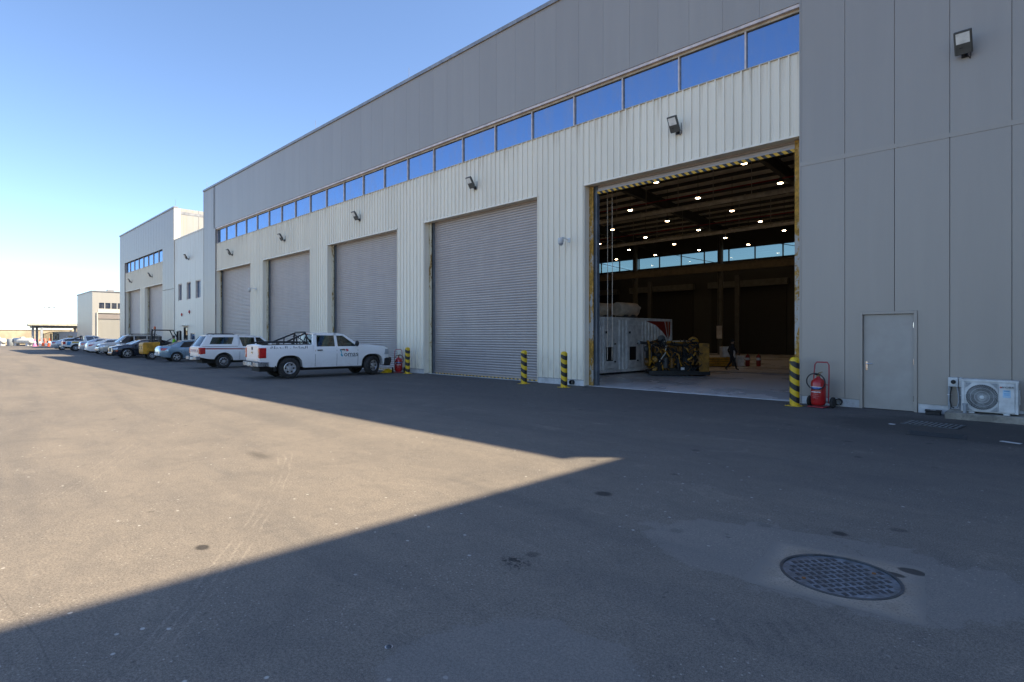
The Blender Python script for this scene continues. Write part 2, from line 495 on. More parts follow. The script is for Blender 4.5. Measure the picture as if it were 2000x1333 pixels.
M = {}
M['ground'] = ground_material()
M['panel'] = panel_material()
M['sheet'] = sheet_material('pale ribbed sheet', (0.91, 0.83, 0.68))
M['sheet2'] = sheet_material('cream cladding', (0.66, 0.62, 0.53))
M['sheet3'] = sheet_material('cream cladding toned for sun', (0.40, 0.39, 0.365))  # darker copy of the cream for sun-facing walls, sun brightness held back in colour
M['shutter'] = shutter_material()
M['jamb'] = rust_paint('rusty jamb steel', (0.66, 0.60, 0.44), (0.40, 0.24, 0.07), 0.06)
M['jamb_y'] = rust_paint('rusty yellow jamb steel', (0.46, 0.45, 0.42), (0.55, 0.30, 0.05), 0.16)
M['glass'] = window_glass('blue solar glass', (0.10, 0.15, 0.17), 0.62, (0.36, 0.53, 0.80))
M['glassb'] = window_glass('tinted back glass', (0.48, 0.55, 0.53), 0.03, (0.6, 0.7, 0.8))
M['carglass'] = window_glass('tinted car glass', (0.42, 0.50, 0.48), 0.06, (0.95, 0.97, 1.0))
M['darkglass'] = window_glass('dark car glass', (0.05, 0.06, 0.065), 0.09, (0.9, 0.95, 1.0))
M['frame'] = plain('bronze mullion', (0.72, 0.60, 0.54), 0.45, 0.2)
M['trim'] = plain('cream trim', (0.55, 0.47, 0.36), 0.5)
M['coping'] = plain('grey coping', (0.30, 0.30, 0.31), 0.45, 0.2)
M['plinth'] = plain('painted plinth', (0.62, 0.62, 0.62), 0.6, 0, 0.15, 2.0, (0.30, 0.26, 0.21), 0.35, bmp=0.2)
M['concrete'] = plain('stained concrete', (0.34, 0.31, 0.26), 0.85, 0, 0.2, 3.0, (0.13, 0.11, 0.09), 0.5, bmp=0.5)
M['collar'] = plain('manhole concrete', (0.24, 0.205, 0.172), 0.9, 0, 0.22, 4.0, (0.09, 0.08, 0.072), 0.55, bmp=0.6, bscale=90)
M['floor'] = plain('sealed hall floor', (0.62, 0.62, 0.62), 0.28, 0, 0.05, 0.3)
M['floor_blue'] = plain('blue floor paint', (0.02, 0.09, 0.20), 0.35)
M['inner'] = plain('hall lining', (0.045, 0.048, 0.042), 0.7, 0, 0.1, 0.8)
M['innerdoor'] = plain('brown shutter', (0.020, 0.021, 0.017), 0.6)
M['roofin'] = plain('roof lining', (0.82, 0.80, 0.72), 0.6, 0, 0.1, 0.5)
M['steel'] = plain('painted frame steel', (0.10, 0.103, 0.098), 0.55, 0.1)
M['steel_l'] = plain('pale column paint', (0.14, 0.145, 0.13), 0.5)
M['duct'] = plain('spiral duct', (0.62, 0.62, 0.58), 0.4, 0.25)
M['beam'] = plain('crane beam paint', (0.20, 0.165, 0.10), 0.55)
M['black'] = plain('black plastic', (0.014, 0.014, 0.015), 0.5)
M['rubber'] = plain('tyre rubber', (0.026, 0.025, 0.024), 0.85, 0, 0.2, 6.0, (0.12, 0.10, 0.08), 0.35)
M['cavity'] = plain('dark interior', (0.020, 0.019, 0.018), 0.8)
M['seat'] = plain('seat cloth', (0.055, 0.050, 0.046), 0.85)
M['rim'] = plain('alloy rim', (0.55, 0.55, 0.56), 0.3, 0.75)
M['steelrim'] = plain('steel rim', (0.38, 0.38, 0.39), 0.38, 0.7, dirt=(0.15, 0.11, 0.08), dirt_amt=0.4)
M['chrome'] = plain('chrome', (0.70, 0.70, 0.72), 0.12, 1.0)
M['bumper'] = plain('dull chrome bumper', (0.34, 0.35, 0.37), 0.3, 0.8, dirt=(0.10, 0.09, 0.08), dirt_amt=0.4)
M['lamp_red'] = plain('red lamp lens', (0.50, 0.014, 0.012), 0.15, coat=0.8)
M['lamp_org'] = plain('orange lamp lens', (0.75, 0.14, 0.05), 0.2, coat=0.5)
M['lamp_clr'] = plain('clear lamp lens', (0.62, 0.64, 0.68), 0.12, 0.3, coat=0.8)
M['plate'] = plain('plate', (0.62, 0.62, 0.58), 0.4)
M['w_paint'] = car_paint('white car paint', (0.86, 0.85, 0.83))
M['w_paint2'] = car_paint('white car paint, dirty', (0.66, 0.68, 0.72), dust=0.6)
M['blue_paint'] = car_paint('silver blue paint', (0.22, 0.33, 0.42), 0.45)
M['navy_paint'] = car_paint('midnight paint', (0.008, 0.016, 0.030), 0.2, 0.10)
M['grey_paint'] = car_paint('dark grey paint', (0.10, 0.10, 0.105), 0.3)
M['beige_paint'] = car_paint('pearl beige paint', (0.48, 0.45, 0.40), 0.25)
M['silver_paint'] = car_paint('silver paint', (0.42, 0.45, 0.50), 0.5)
M['yellow'] = plain('machine yellow', (0.58, 0.28, 0.02), 0.45, 0, 0.2, 3.0, (0.10, 0.06, 0.02), 0.4)
M['yellow3'] = plain('dull machine yellow', (0.36, 0.165, 0.012), 0.5, 0, 0.25, 4.0, (0.06, 0.04, 0.02), 0.5)
M['yellow2'] = plain('worn machine yellow', (0.30, 0.13, 0.012), 0.5, 0, 0.25, 5.0, (0.05, 0.035, 0.02), 0.7)
M['red'] = plain('extinguisher red', (0.44, 0.012, 0.014), 0.3, coat=0.3)
M['redtube'] = plain('red painted tube', (0.36, 0.020, 0.035), 0.4)
M['blue'] = plain('blue label', (0.02, 0.11, 0.42), 0.4)
M['white'] = plain('white print', (0.75, 0.75, 0.75), 0.5)
M['ink'] = plain('black print', (0.012, 0.012, 0.014), 0.5)
M['grey'] = plain('grey moulding', (0.34, 0.37, 0.40), 0.5)
M['acwhite'] = plain('off-white enamel', (0.66, 0.67, 0.66), 0.4, dirt=(0.40, 0.37, 0.32), dirt_amt=0.15)
M['flood'] = plain('floodlight casting', (0.085, 0.085, 0.078), 0.5)
M['floodlens'] = plain('floodlight lens', (0.88, 0.87, 0.82), 0.12, coat=0.6)
M['ironbright'] = plain('worn cast iron', (0.21, 0.24, 0.28), 0.38, 0.45, 0.25, 9.0, (0.07, 0.07, 0.075), 0.55, bmp=0.3)
M['iron'] = plain('cast iron', (0.085, 0.092, 0.102), 0.48, 0.5, 0.2, 7.0, (0.26, 0.25, 0.24), 0.18, bmp=0.3)
M['rust'] = plain('rusty iron', (0.24, 0.10, 0.03), 0.8)
M['bollard'] = stripes('helical hazard paint', (0.78, 0.50, 0.012), (0.014, 0.014, 0.015), 0.286, 0.5, 'helix', 0.65)
M['yelcap'] = plain('yellow bollard paint', (0.78, 0.50, 0.012), 0.4, 0, 0.12, 9.0)
M['hazard'] = stripes('hazard edge', (0.80, 0.46, 0.02), (0.02, 0.02, 0.02), 0.22, 0.5, 'diag', 1.0)
M['cream'] = plain('cream muffler paint', (0.62, 0.52, 0.40), 0.6)
M['gwhite'] = plain('generator white', (0.80, 0.79, 0.76), 0.5)
M['gred'] = plain('container red', (0.28, 0.02, 0.012), 0.45)
M['gorange'] = plain('container orange', (0.45, 0.08, 0.02), 0.45)
M['skin'] = plain('skin', (0.30, 0.17, 0.11), 0.6)
M['hair'] = plain('dark hair', (0.012, 0.010, 0.009), 0.8)
M['darkcloth'] = plain('dark cloth', (0.020, 0.021, 0.026), 0.9)
M['shoe'] = plain('black shoe', (0.015, 0.014, 0.013), 0.6)
M['hivis'] = plain('hi-vis green', (0.22, 0.62, 0.02), 0.7)
M['sand'] = plain('sandy block wall', (0.52, 0.43, 0.30), 0.85, 0, 0.12, 0.5)
M['tankw'] = plain('white tank', (0.74, 0.72, 0.66), 0.4)
M['conec'] = plain('cone orange', (0.80, 0.12, 0.03), 0.5)
M['conep'] = plain('faded pink plastic', (0.75, 0.25, 0.45), 0.5)
M['ironwork'] = plain('black ironwork', (0.02, 0.02, 0.022), 0.5)
M['canopy'] = plain('canopy cladding', (0.50, 0.46, 0.36), 0.5)
M['lampon'] = emis('lit lamp', (1.0, 0.68, 0.40), 8.0)
M['doorleaf'] = plain('grey door enamel', (0.37, 0.342, 0.312), 0.4, 0.1, 0.06, 1.5)
M['guide'] = plain('guide rail', (0.17, 0.19, 0.215), 0.45, 0.3)
M['beacon'] = plain('amber beacon', (0.70, 0.12, 0.02), 0.3)

def collar_material():
    m, nt, b = new_mat('worn manhole concrete')
    x, y, z = coords(nt); wx, wy, wz = wpos(nt)
    P = vec(nt, wx, wy, 0.0)
    n1 = noise(nt, P, 5.0, 5.0, 0.65, 0.4); n2 = noise(nt, P, 60.0, 4.0, 0.7); n3 = noise(nt, P, 1.7, 4.0)
    c = mixc(nt, n1.step(0.3, 0.7), (0.27, 0.22, 0.17), (0.38, 0.315, 0.25))
    c = mixc(nt, n2.step(0.50, 0.64, 0.0, 0.6), c, (0.085, 0.075, 0.065))
    e = x.abs().mx(y.abs()) + (n1 - 0.5) * 0.24 + (n3 - 0.5) * 0.15
    c = mixc(nt, e.step(0.34, 0.54), c, (0.205, 0.182, 0.158))
    for px, py, rx, ry in ((-.80, 5.06, .085, .06), (-.88, 4.90, .07, .04)):
        u = (wx - px) / rx; w = (wy - py) / ry
        c = mixc(nt, ((u * u + w * w).sqrt() + (n1 - 0.5) * 0.5).step(1.2, 0.8, 0.0, 0.85), c, (0.020, 0.018, 0.017))
    nt.links.new(c, b.inputs['Base Color']); b.inputs['Roughness'].default_value = 0.9
    bump(nt, b, n2 * 0.6 + n1, 0.5, 0.01)
    return m
M['collar'] = collar_material()
# ------------------------------------------------------------------ ground
g = MB(); g.add([(-3000, -3000, 0), (3000, -3000, 0), (3000, 3000, 0), (-3000, 3000, 0)], [(0, 1, 2, 3)])
tag(g.build('ground', M['ground']), kind='structure')
tag(MB().box(-51.2, 5.2, 16.12, 54.7, -0.2, 0.006).build('hall_floor', M['floor']), kind='structure')
tag(MB().box(-51.0, 5.0, 26.45, 27.15, 0.0, 0.010).build('floor_marking', M['floor_blue']), kind='structure')

# ------------------------------------------------------------------ the big hall
YF = 15.69            # face of the grey panels
YS = 15.80            # plane of the pale ribbed sheets
YD = 16.20            # plane of the shutters
DH = 6.97             # door height
WZ0, WZ1 = 9.19, 10.32
TOP = 13.92
PW = 1.03             # panel width

def rib_sheet(w, z0, z1, pitch=0.25, y=0.0, rib=0.05):
    """trapezoid-ribbed sheet of width w (from x=0 to the left, -w), facing -Y"""
    pts = []
    n = max(1, int(round(w / pitch))); p = w / n
    for i in range(n):
        x = -i * p
        pts += [(x, y), (x - p * .10, y), (x - p * .13, y - rib), (x - p * .27, y - rib), (x - p * .30, y), (x - p * .52, y), (x - p * .535, y - .006), (x - p * .60, y - .006), (x - p * .615, y), (x - p * .76, y), (x - p * .775, y - .006), (x - p * .84, y - .006), (x - p * .855, y)]
    pts.append((-w, y))
    mb = MB()
    mb.grid([[(q[0], q[1], z) for q in pts] for z in (z0, z1)])
    mb.grid([[(0, y + .012, z1), (-w, y + .012, z1)], [(0, y + .012, z0), (-w, y + .012, z0)]])
    return mb

def panel_mesh(w, z0, z1, name='cladding_panel', t=0.1):
    gp = 0.003 if z0 < 7 else 0.0018; mb = MB()
    c = 0.005 if z0 < 7 else 0.002
    def ring(i, yy): return [(gp + i, yy, z0 + gp + i), (w - gp - i, yy, z0 + gp + i), (w - gp - i, yy, z1 - gp - i), (gp + i, yy, z1 - gp - i)]
    mb.rings([ring(0, t), ring(0, c), ring(c, 0)])
    return mb.mesh(name, M['panel'])

hall = thing('workshop_hall', 'long tall grey industrial hall with five shutter bays and blue window band', 'building', (-23, YF, 0))
def in_hall(o):
    o.parent = hall; o.matrix_parent_inverse = Matrix.Translation((23, -YF, 0)); return o
HP = empty_off = None
def hb(mb, name, mats, **k):
    o = mb.build(name, mats, **k); return in_hall(o)

DOORS = [(-11.93 - 9.2 * i, -4.88 - 9.2 * i) for i in range(5)]
IX0, IX1 = -48.73, -4.88

# grey panels: row over the windows, left pilaster, right wall
me_top = panel_mesh(PW, WZ1 + 0.09, TOP)
x = IX1 - PW
while x > IX0 - 0.5:
    in_hall(inst('cladding_panel', me_top, None, (x, YF, 0))); x -= PW
pw2 = (IX0 - (-51.51)) / 3
me_a = panel_mesh(pw2, 0.2, 6.2); me_b = panel_mesh(pw2, 6.26, TOP)
xl0 = x + PW
for i in range(3):
    in_hall(inst('cladding_panel', me_a, None, (-51.51 + i * pw2, YF, 0)))
    zb = panel_mesh(pw2, 6.26, TOP) if i < 0 else me_b
    in_hall(inst('cladding_panel', zb, None, (-51.51 + i * pw2, YF, 0)))
me_c = panel_mesh(PW, 0.2, 6.17); me_d = panel_mesh(PW, 6.24, TOP)
DX0, DX1, DZ = -3.53, -2.38, 2.33
for i in range(10):
    xx = IX1 + i * PW
    w = PW if i < 9 else 5.53 - xx
    if i in (1, 2):
        mb = MB()
        a0, a1 = xx + .006, xx + PW - .006
        mb.box(a0, a1, 0, .1, DZ + .003, 6.164)
        if i == 1: mb.box(a0, DX0 - .003, 0, .1, .206, DZ + .003)
        else: mb.box(DX1 + .003, a1, 0, .1, .206, DZ + .003)
        hb(mb, 'cladding_panel', M['panel'], loc=(0, YF, 0))
    else:
        in_hall(inst('cladding_panel', me_c, None, (xx, YF, 0)))
    in_hall(inst('cladding_panel', me_d, None, (xx, YF, 0)))
# lapped flashing between the two rows of panels, with screw heads
fl = MB(); fl.prism([(YF + .05, 6.12), (YF - .010, 6.14), (YF - .014, 6.25), (YF + .05, 6.27)], 'x', IX1, 5.53)
for i in range(22):
    for zz in (6.155, 6.235): fl.cyl((IX1 + .2 + i * .48, YF - .02, zz), .008, .01, 6, 'y')
hb(fl, 'flashing', M['panel'])
fl = MB(); fl.prism([(YF + .05, 6.16), (YF - .010, 6.18), (YF - .014, 6.27), (YF + .05, 6.29)], 'x', -51.51, IX0); hb(fl, 'flashing', M['panel'])
# corner trims where grey meets pale
hb(MB().box(IX1 - .015, IX1 + .02, YF - .012, YS + .1, 0.0, TOP - .05), 'corner_trim', M['panel'])
hb(MB().box(IX0 - .02, IX0 + .015, YF - .012, YS + .1, 0.0, WZ1 + .09), 'corner_trim', M['panel'])
hb(MB().box(-51.56, -51.505, YF - .014, YF + .3, 0.0, TOP), 'corner_trim', M['panel'])
# coping on the parapet
hb(MB().prism([(YF - .06, TOP - .10), (YF - .06, TOP + .05), (YF + .38, TOP + .08), (YF + .38, TOP - .02), (YF + .3, TOP - .02)], 'x', -51.6, 5.53), 'parapet_coping', M['coping'])
for xx in (-51.2, -31.9, -22.4):
    hb(MB().cyl((xx, YF + .15, TOP + .04), .009, .65, 6), 'lightning_rod', M['coping'])

# window band
hb(MB().box(IX0, IX1, YF + .02, YS + .16, WZ1, WZ1 + .085), 'window_head', M['frame'])
hb(MB().prism([(YS - .05, WZ0 - .03), (YS - .05, WZ0 - .005), (YS + .16, WZ0 + .012), (YS + .16, WZ0 - .03)], 'x', IX0, IX1), 'window_sill', M['trim'])
hb(MB().box(IX0, IX1, YS + .02, YS + .075, WZ1 - .065, WZ1), 'window_head', M['trim'])
MUL = [IX1] + [-6.35 - 2.02 * k for k in range(22) if -6.35 - 2.02 * k > IX0 + .2] + [IX0]
me_mul = MB().box(-.022, .022, YS + .02, YS + .12, WZ0 + .012, WZ1 - .065).mesh('mullion', M['frame'])
for mx_ in MUL: in_hall(inst('mullion', me_mul, None, (mx_, 0, 0)))
for a, b in zip(MUL[1:], MUL[:-1]):
    hb(MB().box(a + .022, b - .022, YS + .085, YS + .093, WZ0 + .012, WZ1 - .065), 'window_pane', M['glass'])

# pale ribbed sheets, about a metre each, cut round the door openings
def place_sheet(xr, w, z0, z1):
    hb(rib_sheet(w, z0, z1), 'ribbed_sheet', M['sheet'], loc=(xr, YS, 0))
for i, (dl, dr) in enumerate(DOORS):
    n = 7; w = (dr - dl) / n
    for k in range(n): place_sheet(dr - k * w, w, DH + .05, WZ0 - .03)
    if i < 4:
        nl = DOORS[i + 1][1]; w = (dl - nl) / 2
        for k in range(2): place_sheet(dl - k * w, w, 0.21, WZ0 - .03)
        hb(MB().box(nl + .02, dl - .02, YS - .02, YS + .30, 0.0, .205), 'plinth', M['plinth'])
        hb(MB().box(nl + .01, dl - .01, YS - .042, YS + .02, .195, .213), 'drip_trim', M['coping'])
hb(MB().box(IX1 + .02, DX0 - .01, YF + .02, YF + .34, 0, .2), 'plinth', M['plinth'])
hb(MB().box(DX1 + .01, 5.53, YF + .02, YF + .34, 0, .2), 'plinth', M['plinth'])
hb(MB().box(-51.5, IX0 - .02, YF + .02, YF + .34, 0, .2), 'plinth', M['plinth'])

# shutters and their jambs
def shutter(parent, dl, dr, z0, z1, open_=False, pitch=0.105, curtain='slat_curtain'):
    d = empty('roller_door', ((dl + dr) / 2, YD, 0)); d.parent = parent
    d.matrix_parent_inverse = Matrix.Translation(-parent.location)
    h = (dr - dl) / 2 - .16
    pts = []; z = z0 + .12
    while z < z1:
        pts += [(0.0, z), (-.008, z + pitch * .15), (-.013, z + pitch * .40), (-.012, z + pitch * .62), (-.006, z + pitch * .86), (.003, z + pitch * .93)]
        z += pitch
    mb = MB(); mb.grid([[(xx, q[0], q[1]) for q in pts] for xx in (-h - .1, h + .1)])
    mb.grid([[(xx, .02, zz) for zz in (z0 + .05, z)] for xx in (-h - .1, h + .1)])
    mb.build(curtain, M['shutter'], d, smooth=40, kind='stuff')
    MB().box(-h - .1, h + .1, -.035, .03, z0 + .055, z0 + .12).build('bottom_bar', M['shutter'], d)
    MB().box(-h - .1, h + .1, -.04, .02, z0 - (.04 if z0 > 1 else -.012), z0 + .05).build('safety_edge', M['hazard'], d)
    return d
for i, (dl, dr) in enumerate(DOORS):
    shutter(hall, dl, dr, 0.0 if i else 6.74, DH + .3)
    for s, ex in ((1, dl), (-1, dr)):
        hb(MB().box(min(ex, ex + s * .025), max(ex, ex + s * .025), YS - .03, YD - .16, 0.02, DH + .05), 'reveal_sheet', M['sheet'])
        j = MB()
        j.box(min(ex + s * .027, ex + s * (.20 if s > 0 else .115)), max(ex + s * .027, ex + s * (.20 if s > 0 else .115)), YD - .155, YD - .12, 0, DH)
        j.box(min(ex + s * .085, ex + s * .115), max(ex + s * .085, ex + s * .115), YD - .119, YD - .051, 0, DH - .01)
        if i == 0 and s < 0: j.box(ex - .245, ex - .117, YD - .155, YD - .12, 0, DH)
        hb(j, 'door_jamb', M['jamb_y'] if i == 0 else M['jamb'])
        hb(MB().box(min(ex + s * .10, ex + s * (.29 if s > 0 else .19)), max(ex + s * .10, ex + s * (.29 if s > 0 else .19)), YD - .05, YD + .10, 0, DH + .3), 'door_guide', M['guide'])
    hb(MB().box(dl, dr, YS - .045, YS + .02, DH, DH + .052), 'head_trim', M['sheet'])
    hb(MB().box(dl + .03, dr - .03, YS + .02, YD - .04, DH + .02, DH + .05), 'head_lining', M['sheet'])
    hb(MB().box(dl, dr, YD - .25, YD + .06, -.05, .008), 'threshold', M['plinth'])

# small steel door in the grey wall
dr_ = empty('door', ((DX0 + DX1) / 2, YF, 0)); in_hall(dr_)
fw = (DX1 - DX0) / 2
fr = MB(); fr.box(-fw, -fw + .065, -.03, .09, 0, DZ); fr.box(fw - .065, fw, -.03, .09, 0, DZ); fr.box(-fw + .065, fw - .065, -.03, .09, DZ - .065, DZ)
fr.build('door_frame', M['panel'], dr_, bevel=.004)
MB().box(-fw + .07, fw - .07, .045, .085, .012, DZ - .07).build('door_leaf', M['doorleaf'], dr_, bevel=.004)
hd = MB(); hd.box(-fw + .12, -fw + .16, .031, .045, .93, 1.13); hd.tube([(-fw + .14, .04, 1.08), (-fw + .14, -.02, 1.08), (-fw + .27, -.02, 1.08)], .011, 8); hd.cyl((-fw + .14, .018, .98), .017, .02, 10, 'y')
hd.build('door_handle', M['chrome'], dr_, smooth=40)
for zz in (.3, 1.15, 2.0):
    MB().cyl((fw - .072, .030, zz - .06), .012, .12, 8).build('hinge', M['chrome'], dr_, smooth=40)

# shell behind the facade, with the openings left free
lin = MB()
y0, y1 = YS + .16, YS + .26
lin.box(-51.4, IX0, y0, y1, 0, TOP); lin.box(IX1, DX0, y0, y1, 0, TOP); lin.box(DX1, 5.4, y0, y1, 0, TOP); lin.box(DX0, DX1, y0, y1, DZ, TOP); lin.box(DX0, DX1, y0 + .05, y1, 0, DZ)
lin.box(IX0, IX1, y0, y1, DH + .3, WZ0 - .02); lin.box(IX0, IX1, y0, y1, WZ1 + .03, TOP)
for i in range(4): lin.box(DOORS[i + 1][1] - .02, DOORS[i][0] + .02, y0, y1, 0, DH + .3)
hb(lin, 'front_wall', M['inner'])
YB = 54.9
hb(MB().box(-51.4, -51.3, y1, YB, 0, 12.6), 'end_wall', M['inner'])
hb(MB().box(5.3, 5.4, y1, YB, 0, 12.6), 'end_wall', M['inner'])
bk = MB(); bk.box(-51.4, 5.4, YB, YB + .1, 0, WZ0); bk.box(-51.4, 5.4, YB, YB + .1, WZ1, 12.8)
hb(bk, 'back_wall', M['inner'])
n = 0
me_m2 = MB().box(-.05, .05, YB - .06, YB + .08, WZ0, WZ1).mesh('mullion', M['steel'])
for k in range(14):
    xx = -46.6 + k * 2.55
    in_hall(inst('mullion', me_m2, None, (xx, 0, 0)))
    hb(MB().box(xx + .05, xx + 2.5, YB + .03, YB + .04, WZ0, WZ1), 'window_pane', M['glassb'])
hb(MB().box(-10.85, 5.4, YB, YB + .1, WZ0, WZ1), 'back_wall', M['inner'])
hb(MB().box(-51.4, -46.65, YB, YB + .1, WZ0, WZ1), 'back_wall', M['inner'])
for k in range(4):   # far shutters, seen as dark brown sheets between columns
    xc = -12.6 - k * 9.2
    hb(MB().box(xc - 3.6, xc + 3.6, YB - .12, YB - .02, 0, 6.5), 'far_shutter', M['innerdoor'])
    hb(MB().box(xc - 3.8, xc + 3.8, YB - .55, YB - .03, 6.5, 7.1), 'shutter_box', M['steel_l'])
# roof: lining, purlins, rafters
rf = MB(); rf.add([(-51.5, YS + .1, 12.2), (5.5, YS + .1, 12.2), (5.5, 35.3, 13.4), (-51.5, 35.3, 13.4), (5.5, YB + .1, 12.2), (-51.5, YB + .1, 12.2)], [(0, 1, 2, 3), (3, 2, 4, 5)])
hb(rf, 'roof_lining', M['roofin'])
rf = MB(); rf.add([(-51.5, YS + .1, 12.5), (5.5, YS + .1, 12.5), (5.5, 35.3, 13.7), (-51.5, 35.3, 13.7), (5.5, YB + .2, 12.5), (-51.5, YB + .2, 12.5)], [(0, 1, 2, 3), (3, 2, 4, 5)])
hb(rf, 'roof', M['coping'])
def zroof(y): return 13.4 - abs(y - 35.3) * 1.2 / 19.4
yy = 17.2
while yy < 54:
    z = zroof(yy)
    hb(MB().box(-48, 5, yy - .05, yy + .05, z - .26, z - .03), 'purlin', M['steel']); yy += 1.55
COLX = [-3.9, -13.0, -23.0, -32.2, -41.4]
for xc in COLX:
    r = MB()
    for (a, b) in ((17.0, 35.3), (35.3, 53.4)):
        za, zb2 = zroof(a), zroof(b)
        for t0, t1, hw in ((-1.10, -1.05, .16), (-1.05, -.36, .02), (-.36, -.31, .16)):
            r.add([(xc + sx * hw, y_, z_ + t) for (y_, z_) in ((a, za), (b, zb2)) for t in (t0, t1) for sx in (-1, 1)],
                  [(0, 1, 3, 2), (4, 6, 7, 5), (0, 4, 5, 1), (2, 3, 7, 6), (0, 2, 6, 4), (1, 5, 7, 3)])
    hb(r, 'rafter', M['steel'])
    for yc in (16.8, 51.5):
        if yc < 20 and xc < -3 and xc > -5: continue
        c_ = MB(); c_.box(xc - .19, xc + .19, yc - .02, yc + .02, 0, 11.6); c_.box(xc - .2, xc - .16, yc - .18, yc + .18, 0, 11.6); c_.box(xc + .16, xc + .2, yc - .18, yc + .18, 0, 11.6)
        hb(c_, 'column', M['steel_l'])
        if yc > 20:
            hb(MB().box(xc - .26, xc + .26, yc - .24, yc - .19, 1.5, 2.7), 'column_guard', M['plinth'])
            hb(MB().box(xc + 1.1, xc + 1.5, yc + .6, yc + .9, 0, 7.4), 'door_post', M['steel'])
for yb_, zb_ in ((50.9, 7.75), (18.0, 8.0)):
    cb = MB(); cb.box(-50, 4, yb_ - .18, yb_ + .18, zb_ + .62, zb_ + .66); cb.box(-50, 4, yb_ - .012, yb_ + .012, zb_ + .04, zb_ + .62); cb.box(-50, 4, yb_ - .18, yb_ + .18, zb_, zb_ + .04)
    hb(cb, 'crane_beam', M['beam'])
    hb(MB().box(-50, 4, yb_ - .03, yb_ + .03, zb_ + .665, zb_ + .72), 'crane_rail', M['steel'])
for yd, zd in ((24.3, 9.9), (34.3, 10.15), (44.1, 10.1)):
    d = MB().tube([(-46, yd, zd), (3, yd, zd)], .16, 12)
    k = -45.0
    while k < 3:
        d.tube([(k, yd, zd), (k + .05, yd, zd)], .19, 12); d.box(k + .4, k + .425, yd - .012, yd + .012, zd + .1, zroof(yd) - .1)
        k += 2.4
    hb(d, 'air_duct', M['duct'], smooth=40)
    hb(MB().tube([(-46, yd + .6, zd + .9), (3, yd + .6, zd + .9)], .04, 8), 'sprinkler_pipe', M['redtube'])
for xc in COLX[:4]:
    for s in (-1, 1):
        hb(MB().tube([(xc - 4.6 + s * 4.4, 51.6, 8.6 if s > 0 else 11.0), (xc - 4.6 - s * 4.4, 51.6, 11.0 if s > 0 else 8.6)], .03, 6), 'wind_brace', M['steel'])
# ------------------------------------------------------------------ the second hall, the link block, the wing and the depot
def plain_front(parent, x0, x1, z0, z1, y, mat, name, pitch=PW, depth=.1):
    """run of flat panels too small to tell apart: one joined part with real joints"""
    n = max(1, int(round((x1 - x0) / pitch))); p = (x1 - x0) / n; mb = MB()
    for i in range(n): mb.box(x0 + i * p + .012, x0 + (i + 1) * p - .012, y, y + depth, z0, z1)
    mb.box(x0, x1, y + .02, y + depth + .02, z0 + .002, z1 - .002)
    o = mb.build(name, mat); o.parent = parent; o.matrix_parent_inverse = Matrix.Translation(-parent.location); o['kind'] = 'stuff'
    return o
def pb(parent, mb, name, mats, **k):
    o = mb.build(name, mats, **k); o.parent = parent; o.matrix_parent_inverse = Matrix.Translation(-parent.location); return o

B2a, B2b = -82.4, -59.95
far_hall = thing('far_hall', 'second grey hall with two shutter bays and short window band, left of the big hall', 'building', (-71, YF, 0))
I2a, I2b = -79.9, -63.85
D2 = [(-71.05, -64.0), (-79.75, -72.95)]
plain_front(far_hall, B2a, B2b, WZ1 + .06, TOP, YF, M['panel'], 'upper_cladding')
plain_front(far_hall, B2a, I2a, .2, WZ1 + .058, YF, M['panel'], 'left_pilaster')
plain_front(far_hall, I2b, B2b, .2, 6.2, YF, M['panel'], 'right_pilaster')
plain_front(far_hall, I2b, B2b, 6.24, WZ1 + .058, YF, M['panel'], 'right_pilaster')
pb(far_hall, MB().box(B2a, B2b, YF + .05, YF + .3, 0, .19), 'plinth', M['plinth'])
pb(far_hall, rib_sheet(I2b - I2a, DH + .05, WZ0 - .03), 'ribbed_band', M['sheet'], loc=(I2b, YS, 0))['kind'] = 'stuff'
pb(far_hall, rib_sheet(D2[0][0] - D2[1][1], .2, DH + .05), 'ribbed_pillar', M['sheet'], loc=(D2[0][0], YS, 0))['kind'] = 'stuff'
for dl, dr in D2:
    shutter(far_hall, dl, dr, 0.0, DH + .1)
    for s, ex in ((1, dl), (-1, dr)):
        pb(far_hall, MB().box(min(ex, ex + s * .03), max(ex, ex + s * .03), YS - .02, YD - .16, 0, DH), 'reveal_sheet', M['sheet'])
        pb(far_hall, MB().box(min(ex + s * .035, ex + s * .15), max(ex + s * .035, ex + s * .15), YD - .15, YD - .03, 0, DH), 'door_jamb', M['jamb'])
    pb(far_hall, MB().box(dl, dr, YS - .05, YD, DH, DH + .05), 'head_trim', M['sheet'])
pb(far_hall, MB().box(I2a, I2b, YS - .05, YS + .16, WZ0 - .03, WZ0), 'window_sill', M['trim'])
nw = 8; w = (I2b - I2a) / nw
for i in range(nw + 1):
    xx = min(max(I2a + i * w, I2a + .03), I2b - .03)
    pb(far_hall, MB().box(xx - .03, xx + .03, YS + .02, YS + .12, WZ0, WZ1 + .05), 'mullion', M['frame'])
    if i < nw: pb(far_hall, MB().box(I2a + i * w + .03, I2a + (i + 1) * w - .03, YS + .085, YS + .093, WZ0, WZ1 + .05), 'window_pane', M['glass'])
sh = MB(); yb2 = YD + .12
sh.box(B2a + .1, B2b - .1, yb2, yb2 + .1, 0, DH - .1); sh.box(B2a + .1, B2b - .1, YS + .3, YS + .4, DH + .15, TOP - .1)
pb(far_hall, sh, 'front_wall', M['cavity'])
pb(far_hall, MB().box(B2a, B2b, YF + .3, 52, TOP - .6, TOP - .35), 'roof', M['coping'])
pb(far_hall, MB().box(B2a - .05, B2b + .05, YF - .06, YF + .35, TOP - .08, TOP + .06), 'parapet_coping', M['coping'])
pb(far_hall, MB().cyl((B2b - .3, YF + .2, TOP), .009, .8, 6), 'lightning_rod', M['coping'])
